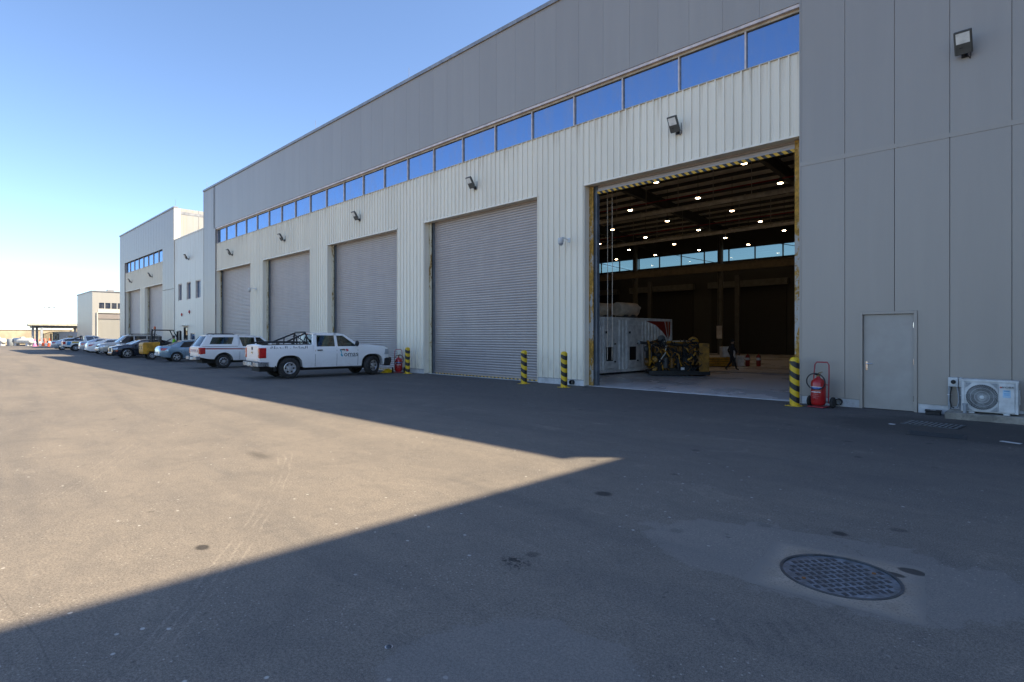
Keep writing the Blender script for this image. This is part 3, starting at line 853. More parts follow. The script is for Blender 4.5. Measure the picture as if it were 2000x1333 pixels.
# side wall that faces the sun, cream sheets
n = 18; sw = MB()
for i in range(n):
    a = YF + .12 + i * 2.0
    sw.box(B2b - .12, B2b - .02, a + .012, a + 1.988, 0.1, TOP - .05)
sw.box(B2b - .14, B2b - .06, YF + .1, YF + 36.2, 0.1, TOP - .06)
pb(far_hall, sw, 'side_cladding', M['sheet3'])['kind'] = 'stuff'
pb(far_hall, MB().box(B2b - .05, B2b + .03, YF - .02, YF + .55, 0, TOP - .09), 'corner_trim', M['sheet2'])
sw = MB(); sw.box(B2a, B2a + .1, YF + .12, 52, 0, TOP - .06)
pb(far_hall, sw, 'side_cladding', M['panel'])

link = thing('link_block', 'lower cream office block with three tall windows between the two grey halls', 'building', (-55.7, YF, 0))
L0, L1, LT = -59.90, -51.62, 10.73
LW = [(-58.75, -57.65), (-56.25, -55.05), (-53.75, -52.45)]
def hole_wall(x0, x1, z0, z1, holes):
    xs = sorted({x0, x1} | {h[0] for h in holes} | {h[1] for h in holes}); out = []
    for a, b in zip(xs[:-1], xs[1:]):
        hs = sorted([(h[2], h[3]) for h in holes if h[0] <= a + 1e-6 and h[1] >= b - 1e-6]); z = z0
        for c_, d_ in hs:
            if c_ > z: out.append((a, b, z, c_))
            z = d_
        if z < z1: out.append((a, b, z, z1))
    return out
holes = [(a, b, 5.0, 6.55) for a, b in LW] + [(-57.1, -55.95, 0, 2.55), (-55.3, -53.9, .75, 2.05)]
lw = MB(); lb = MB()
for a, b, c_, d_ in hole_wall(L0, L1, .15, LT, holes):
    lb.box(a, b, YF + .06, YF + .26, c_, d_)
    n = max(1, int(round((b - a) / .5))); p = (b - a) / n
    for i in range(n):
        lw.box(a + i * p + .008, a + i * p + p - .008, YF + .035, YF + .058, c_, d_)
pb(link, lw, 'ribbed_front', M['sheet2'])['kind'] = 'stuff'
pb(link, lb, 'front_wall', M['sheet2'])
pb(link, MB().box(L0, L1, YF + .0, YF + .5, LT + .002, LT + .10), 'parapet_coping', M['sheet2'])
pb(link, MB().box(L0, L1, YF + .3, 50, LT - .5, LT - .3), 'roof', M['coping'])
pb(link, MB().box(L0, L1, YF + 1.6, YF + 1.7, 0, LT - .5), 'inner_wall', M['cavity'])
for a, b in LW:
    w_ = empty('window', ((a + b) / 2, YF, 5.0)); w_.parent = link; w_.matrix_parent_inverse = Matrix.Translation(-link.location)
    hw = (b - a) / 2
    f_ = MB(); f_.box(-hw, hw, .10, .24, 1.49, 1.55); f_.box(-hw, hw, .10, .24, 0, .05); f_.box(-hw, -hw + .05, .10, .24, .05, 1.49); f_.box(hw - .05, hw, .10, .24, .05, 1.49)
    f_.build('window_frame', M['frame'], w_)
    MB().box(-hw + .05, -.02, .19, .197, .05, 1.49).build('window_pane', M['glass'], w_)
    MB().box(.02, hw - .05, .19, .197, .05, 1.49).build('window_pane', M['glass'], w_)
    MB().box(-.02, .02, .16, .22, .05, 1.49).build('mullion', M['frame'], w_)
    MB().box(-hw + .12, -.10, .24, .26, .05, 1.45).build('blind', M['white'], w_)
w_ = empty('window', (-54.6, YF, .75)); w_.parent = link; w_.matrix_parent_inverse = Matrix.Translation(-link.location)
f_ = MB(); f_.box(-.7, .7, .03, .2, 1.24, 1.3); f_.box(-.7, .7, .03, .2, 0, .05); f_.box(-.7, -.64, .03, .2, .05, 1.24); f_.box(.64, .7, .03, .2, .05, 1.24)
f_.build('window_frame', M['frame'], w_); MB().box(-.64, .64, .12, .13, .05, 1.24).build('window_pane', M['glass'], w_); MB().box(-.6, .6, .2, .22, .1, 1.2).build('blind', M['white'], w_)
d_ = empty('door', (-56.5, YF, 0)); d_.parent = link; d_.matrix_parent_inverse = Matrix.Translation(-link.location)
f_ = MB(); f_.box(-.57, -.5, .02, .22, 0, 2.55); f_.box(.5, .57, .02, .22, 0, 2.55); f_.box(-.5, .5, .02, .22, 2.48, 2.55); f_.build('door_frame', M['black'], d_)
MB().box(-.5, .5, .10, .15, .01, 2.48).build('door_leaf', M['darkglass'], d_); MB().box(-.42, -.38, .05, .09, .8, 1.5).build('door_handle', M['chrome'], d_)
pb(link, MB().box(-57.3, -55.8, YF - .5, YF + .03, 2.62, 2.70), 'door_canopy', M['sheet2'])

wing = thing('wing_block', 'grey clad wing of the hall closing the yard on the right', 'building', (6.05, 12, 0))
me_w = panel_mesh(PW, 0.2, 6.17); me_w2 = panel_mesh(PW, 6.24, TOP - .1)
for i in range(7):
    for me_ in (me_w, me_w2):
        o = inst('cladding_panel', me_, None, (6.05, 8.4 + (i + 1) * PW, 0), (0, 0, R(-90))); o.parent = wing; o.matrix_parent_inverse = Matrix.Translation(-wing.location)
wg = MB(); wg.box(6.14, 40, 8.4, 52, 0, TOP - .12)
pb(wing, wg, 'wall_core', M['panel'])
pb(wing, MB().box(6.05, 40.05, 8.35, 52, TOP - .1, TOP), 'parapet_coping', M['coping'])
pb(hall, MB().box(5.55, 6.04, YF + .25, YF + .5, 0, TOP - .8), 'joint_cover', M['coping'])

depot = thing('depot_building', 'small cream two storey shed with shutter and dark upper windows beyond the far hall', 'building', (-106, 17, 0))
# sun-lit gable faces the yard (+X); grey long side faces the camera
dx0, dx1, dy0, dy1, dt = -113.0, -100.5, 15.8, 30.0, 8.2
holes = [(16.6 + i * .76, 17.22 + i * .76, 5.75, 6.6) for i in range(5)] + [(16.5, 20.4, 0, 5.05)]
db = MB()
for a, b, c_, e_ in hole_wall(dy0, dy1, 0, dt, holes): db.box(dx1 - .25, dx1, a, b, c_, e_)
pb(depot, db, 'gable_wall', M['sheet3'])
plain_front(depot, dx0, dx1 - .26, 0, dt, dy0, M['panel'], 'long_wall', 1.1, .2)
pb(depot, MB().box(dx0, dx1 - .5, dy0 + .4, dy1, 0, dt - .3), 'core', M['cavity'])
pb(depot, MB().box(dx0 - .1, dx1 + .08, dy0 - .08, dy1, dt, dt + .14), 'roof', M['coping'])
for i in range(5):
    pb(depot, MB().box(dx1 - .14, dx1 - .13, 16.6 + i * .76, 17.22 + i * .76, 5.75, 6.6), 'window_pane', M['glass'])
pb(depot, MB().box(dx1 + .002, dx1 + .04, 16.45, 20.5, 5.1, 5.68), 'sign_band', M['sheet2'])
sd = MB(); z = 0
while z < 5.0: sd.prism([(dx1 - .2, z), (dx1 - .16, z + .03), (dx1 - .15, z + .10), (dx1 - .2, z + .14)], 'y', 16.5, 20.4); z += .145
pb(depot, sd, 'slat_curtain', M['sheet3'])['kind'] = 'stuff'
pb(depot, MB().box(dx1 - .15, dx1 - .08, 16.5, 20.4, 4.25, 5.05), 'shutter_box', M['shutter'])
pb(depot, MB().cyl((dx1 + .12, 16.35, 0), .07, 5.2, 8), 'downpipe', M['sheet2'])
pb(depot, MB().box(dx1 - 3, dx1 - 2, 18, 18.8, dt + .13, dt + .5), 'roof_vent', M['coping'])
# ------------------------------------------------------------------ vehicles
def make_tyre(r, w, rr):
    h = w / 2
    return MB().lathe([(rr, -h * .86), (rr + .02, -h * .98), (r - .05, -h), (r - .015, -h * .88), (r, -h * .6), (r, h * .6), (r - .015, h * .88), (r - .05, h), (rr + .02, h * .98), (rr, h * .86)], 28, 'y', cap=False).mesh('tyre', M['rubber'], 40)
def make_rim(rr, w, style):
    h = w / 2; mb = MB()
    mb.mat(1).lathe([(rr * .98, h * .7), (.02, h * .7)], 24, 'y')                 # dark back
    mb.mat(0).lathe([(rr + .004, -h * .88), (rr * .93, -h * .92), (rr * .88, -h * .6), (rr * .9, h * .6)], 28, 'y', cap=False)
    if style == 'steel':
        mb.lathe([(rr * .90, -h * .55), (rr * .62, -h * .35), (rr * .42, -h * .62), (rr * .16, -h * .62), (.01, -h * .66)], 24, 'y')
        mb.mat(1)
        for k in range(6):
            a = 2 * PI * k / 6; mb.cyl((rr * .66 * math.cos(a), -h * .62, rr * .66 * math.sin(a)), rr * .17, h * .3, 8, 'y')
        mb.mat(0).cyl((0, -h * .80, 0), rr * .20, h * .3, 12, 'y')
    else:
        n = {'five': 5, 'seven': 7, 'ten': 9}[style]; sw = {'five': .17, 'seven': .10, 'ten': .085}[style]
        for k in range(n):
            a = 2 * PI * k / n + .3; M0 = mb.M; mb.M = M0 @ Matrix.Rotation(-a, 4, 'Y')
            q = rr * sw
            mb.add([(rr * .12, -h * .80, -q), (rr * .12, -h * .80, q), (rr * .93, -h * .84, q * .75), (rr * .93, -h * .84, -q * .75), (rr * .12, -h * .35, -q), (rr * .12, -h * .35, q), (rr * .93, -h * .45, q * .75), (rr * .93, -h * .45, -q * .75)],
                   [(0, 1, 2, 3), (4, 7, 6, 5), (0, 4, 5, 1), (2, 6, 7, 3), (1, 5, 6, 2), (0, 3, 7, 4)])
            mb.M = M0
        mb.lathe([(rr * .24, -h * .4), (rr * .22, -h * .84), (.01, -h * .88)], 14, 'y')
    return mb.mesh('rim', [M['rim'], M['black']], 35)
WHEELS = {}
def wheel(parent, x, y, r, w, rr, style, steer=0.0):
    k = (r, w, rr, style)
    if k not in WHEELS: WHEELS[k] = (make_tyre(r, w, rr), make_rim(rr, w, style))
    e = empty('wheel', (x, y, r), (PI if y > 0 else 0) + steer, parent)
    inst('tyre', WHEELS[k][0], e); inst('rim', WHEELS[k][1], e)
    return e

def slab(mb, outer, inner):
    """closed thin solid between two equal grids of points"""
    n, m_ = len(outer), len(outer[0]); mb.grid(outer); mb.grid(inner)
    for A in ([0, n - 1],):
        for i in A: mb.grid([outer[i], inner[i]])
    mb.grid([[r[0] for r in outer], [r[0] for r in inner]]); mb.grid([[r[-1] for r in outer], [r[-1] for r in inner]])

class Car:
    def __init__(s, root, c):
        s.root, s.c = root, c
        s.tx, s.tz = zip(*c['top']); s.wx, s.ww = zip(*c['wid']); s.bx, s.bz = zip(*c['bot'])
        s.sh = c.get('shape', [(0, .90), (.10, .955), (.28, .995), (.45, 1.0), (.72, .99), (.9, .965), (1, .945)])
    def zt(s, x): return float(np.interp(x, s.tx, s.tz))
    def w(s, x): return float(np.interp(x, s.wx, s.ww))
    def zb(s, x): return float(np.interp(x, s.bx, s.bz))
    def sy(s, x, z):
        t = (s.zt(x) - z) / max(.05, s.zt(x) - s.zb(x)); a, b = zip(*s.sh)
        return s.w(x) * float(np.interp(t, a, b))
    def arch(s, x):
        z = s.zb(x)
        for xa in s.c['axles']:
            d = abs(x - xa); Ra = s.c['arch']
            if d < Ra: z = max(z, s.c['r'] + Ra * max(0.0, 1 - (d / Ra) ** s.c.get('archp', 2.0)) ** (1 / s.c.get('archp', 2.0)))
        return z
    def body(s, paint):
        c = s.c; r0, r1 = s.tx[0], s.tx[-1]
        xs = set(np.linspace(r0, r1, 64).round(4)) | set(s.tx) | set(s.wx)
        for xa in c['axles']:
            for k in range(13): xs.add(round(xa - c['arch'] * math.cos(PI * k / 12), 4))
            xs |= {xa - c['arch'] - .003, xa + c['arch'] + .003}
        for a, b, d in c.get('wells', []): xs |= {a, a + .004, b, b - .004}
        xs = sorted(x for x in xs if r0 <= x <= r1)
        P = []; ts = [0, .04, .10, .2, .3, .42, .55, .70, .82, .92, 1.0]
        for x in xs:
            zt, w, zo, zb = s.zt(x), s.w(x), s.arch(x), s.zb(x)
            dep = 0.0
            for a, b, d in c.get('wells', []):
                if a + .002 < x < b - .002: dep = d
            y0 = s.sy(x, zt)
            cr = c.get('crown', .03) if dep == 0 else 0
            row = [(0, zt + cr - dep), (.5 * y0, zt + cr * .8 - dep), (.90 * y0 - (.04 if dep else 0), zt + cr * .25 - dep), (.91 * y0 - (.035 if dep else 0), zt)]
            for t in ts:
                z = zt + (zo - zt) * t; row.append((s.sy(x, z), z))
            yi = max(.1, w - .32)
            zf = zb + .06
            row += [(min(yi, row[-1][0] - .01), zo), (yi, zf), (0, zf)]
            P.append([(x, y, z) for y, z in row])
        mb = MB(); n = len(P[0])
        for sg in (1, -1):
            G = [[(p[0], p[1] * sg, p[2]) for p in row] for row in P]
            for i in range(len(G) - 1):
                xm = (xs[i] + xs[i + 1]) / 2
                inwell = any(a < xm < b for a, b, d in c.get('wells', []))
                mb.mi = 0
                mb.grid([G[i][3:16], G[i + 1][3:16]])
                mb.mi = 1 if inwell else 0
                mb.grid([G[i][0:4], G[i + 1][0:4]])
                mb.mi = 1
                mb.grid([G[i][15:], G[i + 1][15:]])
        mb.mi = 0
        for row, x in ((P[0], xs[0]), (P[-1], xs[-1])):
            k = 14
            loop = [row[j] for j in range(0, k + 1)]
            zbm = row[k][2]
            ring = loop + [(x, 0, zbm)]
            mb.add(ring, [tuple(range(len(ring)))]); mb.add([(p[0], -p[1], p[2]) for p in ring], [tuple(range(len(ring)))])
        bm_me = mb.mesh('body', [paint, M['cavity']], 38)
        bm = bmesh.new(); bm.from_mesh(bm_me); bmesh.ops.remove_doubles(bm, verts=bm.verts[:], dist=.0008); bmesh.ops.recalc_face_normals(bm, faces=bm.faces[:]); bm.to_mesh(bm_me); bm.free()
        bm_me.set_sharp_from_angle(angle=R(38))
        o = bpy.data.objects.new('body', bm_me); C.objects.link(o); o.parent = s.root
        s.bodyo = o
        return o
    def patch(s, name, mat, quad, side, parent=None, off=.006, th=.04, n=7, m_=4):
        """piece lying on the body side; quad = 4 (x,z) corners"""
        a, b, c_, d = quad; O = []; I = []
        for i in range(n):
            u = i / (n - 1); ro = []; ri = []
            for j in range(m_):
                v = j / (m_ - 1)
                x = (a[0] * (1 - u) + b[0] * u) * (1 - v) + (d[0] * (1 - u) + c_[0] * u) * v
                z = (a[1] * (1 - u) + b[1] * u) * (1 - v) + (d[1] * (1 - u) + c_[1] * u) * v
                y = s.sy(min(max(x, s.tx[0]), s.tx[-1]), z)
                ro.append((x, side * (y + off), z)); ri.append((x, side * (y - th), z))
            O.append(ro); I.append(ri)
        mb = MB(); slab(mb, O, I)
        return mb.build(name, mat, parent or s.root, smooth=40)
    # ---- cabin
    def gy(s, z, g): return g['wb'] + (g['wr'] - g['wb']) * (z - g['zb']) / (g['zr'] - g['zb'])
    def side_poly(s, name, mat, poly, g, off=0.0, th=.05, parent=None):
        for sg in (1, -1):
            MB().rings([[(x, sg * (s.gy(z, g) + off), z) for x, z in poly], [(x, sg * (s.gy(z, g) + off - th), z) for x, z in poly]]).build(name, mat, parent or s.root)
    def cabin(s, g, paint, glass):
        pr = g['roof']
        O = []; I = []
        for x, z in pr:
            y = s.gy(z, g); O.append([(x, y * k, z + .035 * (1 - k * k)) for k in (-1, -.9, -.5, 0, .5, .9, 1)]); I.append([(x, y * k * .985, z - .05 + .03 * (1 - k * k)) for k in (-1, -.9, -.5, 0, .5, .9, 1)])
        mb = MB(); slab(mb, O, I); mb.build('roof', paint, s.root, smooth=45)
        for poly in g['pillars']: s.side_poly('pillar', paint, poly, g)
        for poly in g['windows']: s.side_poly('side_window', glass, poly, g, -.012, .008)
        for name, (p, q), ins in g['screens']:
            mb = MB()
            ya, yb_ = s.gy(p[1], g) - ins, s.gy(q[1], g) - ins
            def row(pt, y, d): return [(pt[0] + (g.get('bow', .06) * (1 - k * k)) * d[0], y * k, pt[1] + d[1]) for k in (-1, -.6, -.2, .2, .6, 1)]
            dirx = 1 if p[0] > q[0] else -1
            slab(mb, [row(p, ya, (dirx, 0)), row(q, yb_, (dirx * .5, 0))], [row((p[0] - dirx * .012, p[1]), ya, (dirx, 0)), row((q[0] - dirx * .012, q[1]), yb_, (dirx * .5, 0))])
            mb.build(name, glass, s.root, smooth=60)
            for sg in (1, -1):   # pillar beside the screen
                mb = MB(); yo0, yo1 = s.gy(p[1], g), s.gy(q[1], g)
                mb.rings([[(p[0], sg * yo0, p[1]), (p[0] + dirx * .03, sg * (ya - .01), p[1]), (p[0] - .06 * dirx, sg * (ya - .01), p[1]), (p[0] - .07 * dirx, sg * (yo0 - .01), p[1])],
                          [(q[0], sg * yo1, q[1] + .01), (q[0] + dirx * .02, sg * (yb_ - .01), q[1] + .01), (q[0] - .06 * dirx, sg * (yb_ - .01), q[1] + .01), (q[0] - .07 * dirx, sg * (yo1 - .01), q[1] + .01)]])
                mb.build('pillar', paint, s.root)
        for sx, sw_ in g.get('seats', []):
            for sg in (1, -1):
                mb = MB(); y = g['wb'] * .45 * sg; zb = g['zb']
                mb.rbox(sx - .06, sx + .10, y - .24, y + .24, zb - .2, zb + .16, .05); mb.rbox(sx - .05, sx + .05, y - .13, y + .13, zb + .20, zb + .38, .04); mb.box(sx - .02, sx + .02, y - .05, y + .05, zb + .1, zb + .22)
                mb.build('seat', M['seat'], s.root, smooth=50)
        if 'dash' in g:
            MB().rbox(g['dash'] - .2, g['dash'] + .25, -g['wb'] * .9, g['wb'] * .9, g['zb'] - .2, g['zb'] + .02, .05).build('dashboard', M['cavity'], s.root, smooth=50)
    def seam(s, x, z0, z1, dx=0.0):
        for sg in (1, -1): s.patch('door_seam', M['ink'], ((x - .006, z0), (x + .006, z0), (x + .006 + dx, z1), (x - .006 + dx, z1)), sg, s.bodyo, off=.0015, th=.01, n=2, m_=6)
    def handle(s, x, z, mat, l=.22):
        for sg in (1, -1): s.patch('door_handle', mat, ((x - l / 2, z - .018), (x + l / 2, z - .018), (x + l / 2, z + .018), (x - l / 2, z + .018)), sg, off=.03, th=.02, n=4, m_=2)
    def mirror(s, x, z, y, mat, big=1.0):
        for sg in (1, -1):
            mb = MB(); mb.tube([(x, sg * (y - .08), z - .04), (x - .02, sg * (y + .06), z)], .025, 6); mb.sphere((x, sg * (y + .14 * big), z + .04 * big), .12, 10, 8, (.6, .95 * big, .85 * big)); mb.build('wing_mirror', mat, s.root, smooth=50)
    def wheels(s, style, steer=0.0):
        c = s.c; t = c['track']
        for xa in c['axles']:
            for sg in (1, -1): wheel(s.root, xa, sg * t, c['r'], c['tw'], c['rr'], style, steer if xa > 0 else 0.0)
    def flares(s, mat, w=.045):
        """lip round each arch"""
        for xa in s.c['axles']:
            for sg in (1, -1):
                Ra = s.c['arch']; mb = MB(); O = []; I = []
                for k in range(15):
                    a = PI * k / 14 * .98 + .015; x, z = xa - Ra * math.cos(a), s.c['r'] + Ra * math.sin(a)
                    x2, z2 = xa - (Ra + w) * math.cos(a), s.c['r'] + (Ra + w) * math.sin(a) * 1.0
                    z = max(z, s.zb(x)); z2 = max(z2, s.zb(x2))
                    O.append([(x, sg * (s.sy(x, z) + .012), z), (x2, sg * (s.sy(x2, z2) + .004), z2)]); I.append([(x, sg * (s.sy(x, z) - .05), z), (x2, sg * (s.sy(x2, z2) - .03), z2)])
                slab(mb, O, I); mb.build('arch_lip', mat, s.root, smooth=50)
    def blk(s, name, mat, x0, x1, y0, y1, z0, z1, r=.015, parent=None, mirror=False):
        mb = MB().rbox(x0, x1, y0, y1, z0, z1, r)
        if mirror: mb.rbox(x0, x1, -y1, -y0, z0, z1, r)
        return mb.build(name, mat, parent or s.root, smooth=35)

def vehicle(name, label, cat, c, x, y, head, group='vehicles parked in front of the halls'):
    """head: degrees from +Y towards +X"""
    root = thing(name, label, cat, (x, y, 0), R(90 - head), group)
    return Car(root, c)

# ---- white pickup with roll bar (nearest)
c = dict(top=[(-3.0, 1.33), (-2.95, 1.37), (-.86, 1.38), (-.84, 1.30), (1.16, 1.30), (1.20, 1.35), (1.9, 1.33), (2.4, 1.27), (2.62, 1.20), (2.70, 1.05)],
         wid=[(-3.0, .985), (-2.9, 1.0), (2.0, 1.0), (2.45, .975), (2.62, .92), (2.70, .84)],
         bot=[(-3.0, .66), (-2.6, .50), (-1.3, .46), (-1.2, .42), (1.2, .40), (2.3, .42), (2.7, .55)],
         shape=[(0, .955), (.06, .972), (.16, .99), (.3, 1.0), (.6, .995), (.8, .975), (1, .955)],
         axles=(-1.825, 1.825), arch=.525, r=.425, tw=.28, rr=.245, track=.865, archp=2.7, wells=[(-2.88, -.92, .48), (-.80, 1.14, .30)], crown=.04)
v = vehicle('pickup_truck', 'white crew cab pickup with black roll bar and black lettering on its front door', 'pickup', c, -23.42, 12.05, 6)
v.body(M['w_paint']); v.wheels('steel', R(26))
g = dict(wb=.93, wr=.76, zb=1.30, zr=1.87, roof=[(-.80, 1.84), (-.6, 1.865), (0, 1.875), (.35, 1.86), (.52, 1.82)],
         pillars=[[(-.85, 1.29), (-.70, 1.29), (-.66, 1.83), (-.82, 1.83)], [(.10, 1.29), (.22, 1.29), (.20, 1.85), (.09, 1.85)], [(-.82, 1.78), (.56, 1.76), (.50, 1.83), (.1, 1.87), (-.8, 1.85)], [(1.18, 1.29), (1.24, 1.33), (.56, 1.82), (.44, 1.80), (1.02, 1.36), (1.06, 1.29)]],
         windows=[[(-.70, 1.305), (.10, 1.305), (.09, 1.78), (-.66, 1.78)], [(.22, 1.305), (1.06, 1.305), (1.03, 1.35), (.50, 1.77), (.20, 1.78)]],
         screens=[('windscreen', ((1.22, 1.33), (.50, 1.82)), .06), ('rear_window', ((-.84, 1.36), (-.80, 1.82)), .10)], seats=[(-.45, 1), (.45, 1)], dash=.95)
v.cabin(g, M['w_paint'], M['carglass'])
MB().rbox(-.88, -.80, -.93, .93, 1.0, 1.36, .02).build('cab_back', M['w_paint'], v.root)
for sx in (-.78, .16, 1.12): v.seam(sx, .46, 1.29)
v.handle(-.58, 1.15, M['black']); v.handle(.40, 1.15, M['black'])
v.mirror(1.02, 1.37, .95, M['black'], 1.25)
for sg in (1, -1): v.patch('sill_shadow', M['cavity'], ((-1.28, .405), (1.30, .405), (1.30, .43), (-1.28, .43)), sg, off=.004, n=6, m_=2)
# tail
v.blk('tailgate', M['w_paint'], -3.02, -2.97, -.80, .80, .74, 1.37)
for z_ in (.80, 1.30): v.blk('tailgate_crease', M['w_paint2'], -3.028, -3.0, -.74, .74, z_, z_ + .02, .004)
v.blk('gate_handle', M['black'], -3.035, -3.0, -.09, .09, 1.18, 1.30)
MB().add([(-3.034, -.10, 1.09), (-3.034, -.035, 1.09), (-3.034, -.035, 1.115), (-3.034, .035, 1.115), (-3.034, .035, 1.09), (-3.034, .10, 1.09), (-3.034, .085, 1.045), (-3.034, .035, 1.045), (-3.034, .035, 1.02), (-3.034, -.035, 1.02), (-3.034, -.035, 1.045), (-3.034, -.085, 1.045)], [tuple(range(12))]).build('gold_emblem', plain('gold emblem', (.50, .32, .08), .25, .7), v.root)
for sg in (1, -1):
    o = MB().rbox(-3.035, -2.74, min(sg * .82, sg * 1.012), max(sg * .82, sg * 1.012), .86, 1.27, .03).build('tail_light', M['lamp_red'], v.root, smooth=35)
    MB().rbox(-3.04, -2.8, min(sg * .86, sg * .95), max(sg * .86, sg * .95), .98, 1.05, .01).build('reverse_lens', M['lamp_clr'], o)
bp = MB(); bp.rbox(-3.13, -3.0, -.98, -.42, .52, .70, .03); bp.rbox(-3.13, -3.0, .42, .98, .52, .70, .03); bp.rbox(-3.11, -3.0, -.42, .42, .50, .62, .02)
for sg in (1, -1): bp.rbox(-3.10, -2.66, min(sg * .93, sg * 1.01), max(sg * .93, sg * 1.01), .52, .70, .02)
bp.build('rear_bumper', M['bumper'], v.root, smooth=35)
v.blk('step_pad', M['black'], -3.125, -3.0, -.95, .95, .695, .715, .006)
v.blk('number_plate', M['plate'], -3.135, -3.10, -.26, .26, .56, .68, .004)
v.blk('under_frame', M['cavity'], -2.9, 2.3, -.55, .55, .30, .62)
v.blk('rear_axle', M['black'], -1.9, -1.75, -.8, .8, .34, .48)
# front
v.blk('grille', M['black'], 2.62, 2.735, -.62, .62, .78, 1.14); v.blk('grille_bar', M['chrome'], 2.65, 2.75, -.64, .64, .94, .98, .008)
for sg in (1, -1): v.patch('headlight', M['grey'], ((2.40, .92), (2.68, .92), (2.66, 1.14), (2.46, 1.16)), sg, off=.008)
fb = MB(); fb.rbox(2.58, 2.84, -.86, .86, .50, .78, .06)
for sg in (1, -1): fb.rbox(2.36, 2.74, min(sg * .72, sg * .98), max(sg * .72, sg * .98), .40, .76, .07)
fb.build('front_bumper', M['black'], v.root, smooth=40)
for sg in (1, -1): MB().rbox(-2.42, -2.36, min(sg * .75, sg * .96), max(sg * .75, sg * .96), .32, .62, .01).build('mud_flap', M['black'], v.root)
# roll bar and bed rails
rb = MB()
for sg in (1, -1):
    rb.tube([(-1.08, sg * .80, 1.38), (-1.08, sg * .76, 1.75), (-1.08, sg * .62, 1.90), (-1.08, 0, 1.905)], .038, 8)
    rb.tube([(-1.10, sg * .70, 1.86), (-2.0, sg * .84, 1.47)], .034, 8); rb.tube([(-1.5, sg * .78, 1.68), (-1.5, sg * .84, 1.39)], .028, 6)
    rb.tube([(-1.05, sg * .86, 1.49), (-2.55, sg * .86, 1.49), (-2.72, sg * .86, 1.46), (-2.76, sg * .86, 1.38)], .034, 8)
    for xx in (-2.3, -1.7): rb.tube([(xx, sg * .86, 1.37), (xx, sg * .86, 1.49)], .03, 6)
rb.tube([(-1.09, .70, 1.82), (-1.09, -.70, 1.45)], .026, 6)
rb.build('roll_bar', M['black'], v.root, smooth=50)
v.blk('third_brake_light', M['lamp_red'], -.83, -.79, -.14, .14, 1.80, 1.85, .006)
# lettering on the near front door and along the bed
Yd = -(v.sy(.7, .98) + .004)
fx = lambda x, z, y=None: frame((x, -(v.sy(x, z) + .004) if y is None else y, z), (1, 0, 0), (0, 0, 1))
text('door_lettering', 'omas', .31, M['ink'], v.root, fx(.80, .955), sx=1.0)
logo = MB()
def fan(mb, c0, pts): mb.add([(c0[0], Yd, c0[1])] + [(p[0], Yd, p[1]) for p in pts], [(0, i, i + 1) for i in range(1, len(pts))])
logo.mat(0); fan(logo, (.36, 1.00), [(.28, 1.15), (.34, 1.15), (.38, 1.03), (.39, .92), (.44, .87), (.36, .86), (.32, .94)])
logo.mat(1); fan(logo, (.46, 1.13), [(.35, 1.13), (.40, 1.19), (.49, 1.19), (.54, 1.13), (.48, 1.09)])
logo.mat(2); fan(logo, (.60, 1.13), [(.54, 1.13), (.56, 1.19), (.64, 1.18), (.69, 1.12), (.64, 1.08), (.56, 1.085)])
logo.build('door_emblem', [plain('cyan print', (.05, .42, .55), .5), plain('peach print', (.75, .45, .25), .5), plain('coral print', (.75, .10, .12), .5)], v.root)
for z_ in (.855, .83): MB().box(.66, 1.02, Yd - .001, Yd + .01, z_ - .005, z_ + .005).build('small_print', M['grey'], v.root)
text('bed_lettering', '\uFE94\uFEE0\uFEF3\uFEAA\uFE92\uFEDF\uFE8D \uFEDD\uFEEE\uFEE0\uFEA4\uFEDF\uFE8D', .15, M['ink'], v.root, fx(-1.85, 1.27), sx=1.9)
PICK = v

# ---- white pickup with canopy
c = dict(top=[(-2.72, 1.12), (-2.68, 1.18), (-.78, 1.18), (1.0, 1.16), (1.05, 1.20), (1.7, 1.14), (2.2, 1.05), (2.42, .92), (2.5, .75)],
         wid=[(-2.72, .85), (-2.6, .905), (1.9, .91), (2.3, .84), (2.5, .66)],
         bot=[(-2.72, .62), (-2.3, .52), (-1.0, .42), (1.2, .40), (2.2, .40), (2.5, .5)],
         axles=(-1.54, 1.54), arch=.45, r=.375, tw=.25, rr=.215, track=.77, wells=[(-.74, .98, .28)],
         shape=[(0, .945), (.10, .975), (.3, 1.0), (.6, .995), (.85, .97), (1, .95)])
v = vehicle('pickup_truck', 'white double cab pickup with canopy and red side stripe, its rear lettered in red', 'pickup', c, -33.35, 12.45, 1)
v.body(M['w_paint']); v.wheels('ten'); v.flares(M['black'], .035)
g = dict(wb=.86, wr=.68, zb=1.16, zr=1.77, roof=[(-.68, 1.74), (-.4, 1.765), (.2, 1.765), (.45, 1.72)],
         pillars=[[(-.76, 1.15), (-.54, 1.15), (-.70, 1.72), (-.74, 1.73)], [(.12, 1.15), (.22, 1.15), (.18, 1.74), (.10, 1.74)], [(-.72, 1.68), (.50, 1.66), (.44, 1.73), (-.7, 1.75)], [(1.05, 1.15), (1.10, 1.19), (.50, 1.72), (.38, 1.70), (.92, 1.22), (.96, 1.15)]],
         windows=[[(-.54, 1.165), (.12, 1.165), (.10, 1.68), (-.70, 1.68)], [(.22, 1.165), (.96, 1.165), (.92, 1.22), (.42, 1.68), (.18, 1.69)]],
         screens=[('windscreen', ((1.08, 1.19), (.44, 1.72)), .06)], seats=[(-.42, 1), (.42, 1)], dash=.85)
v.cabin(g, M['w_paint'], M['carglass'])
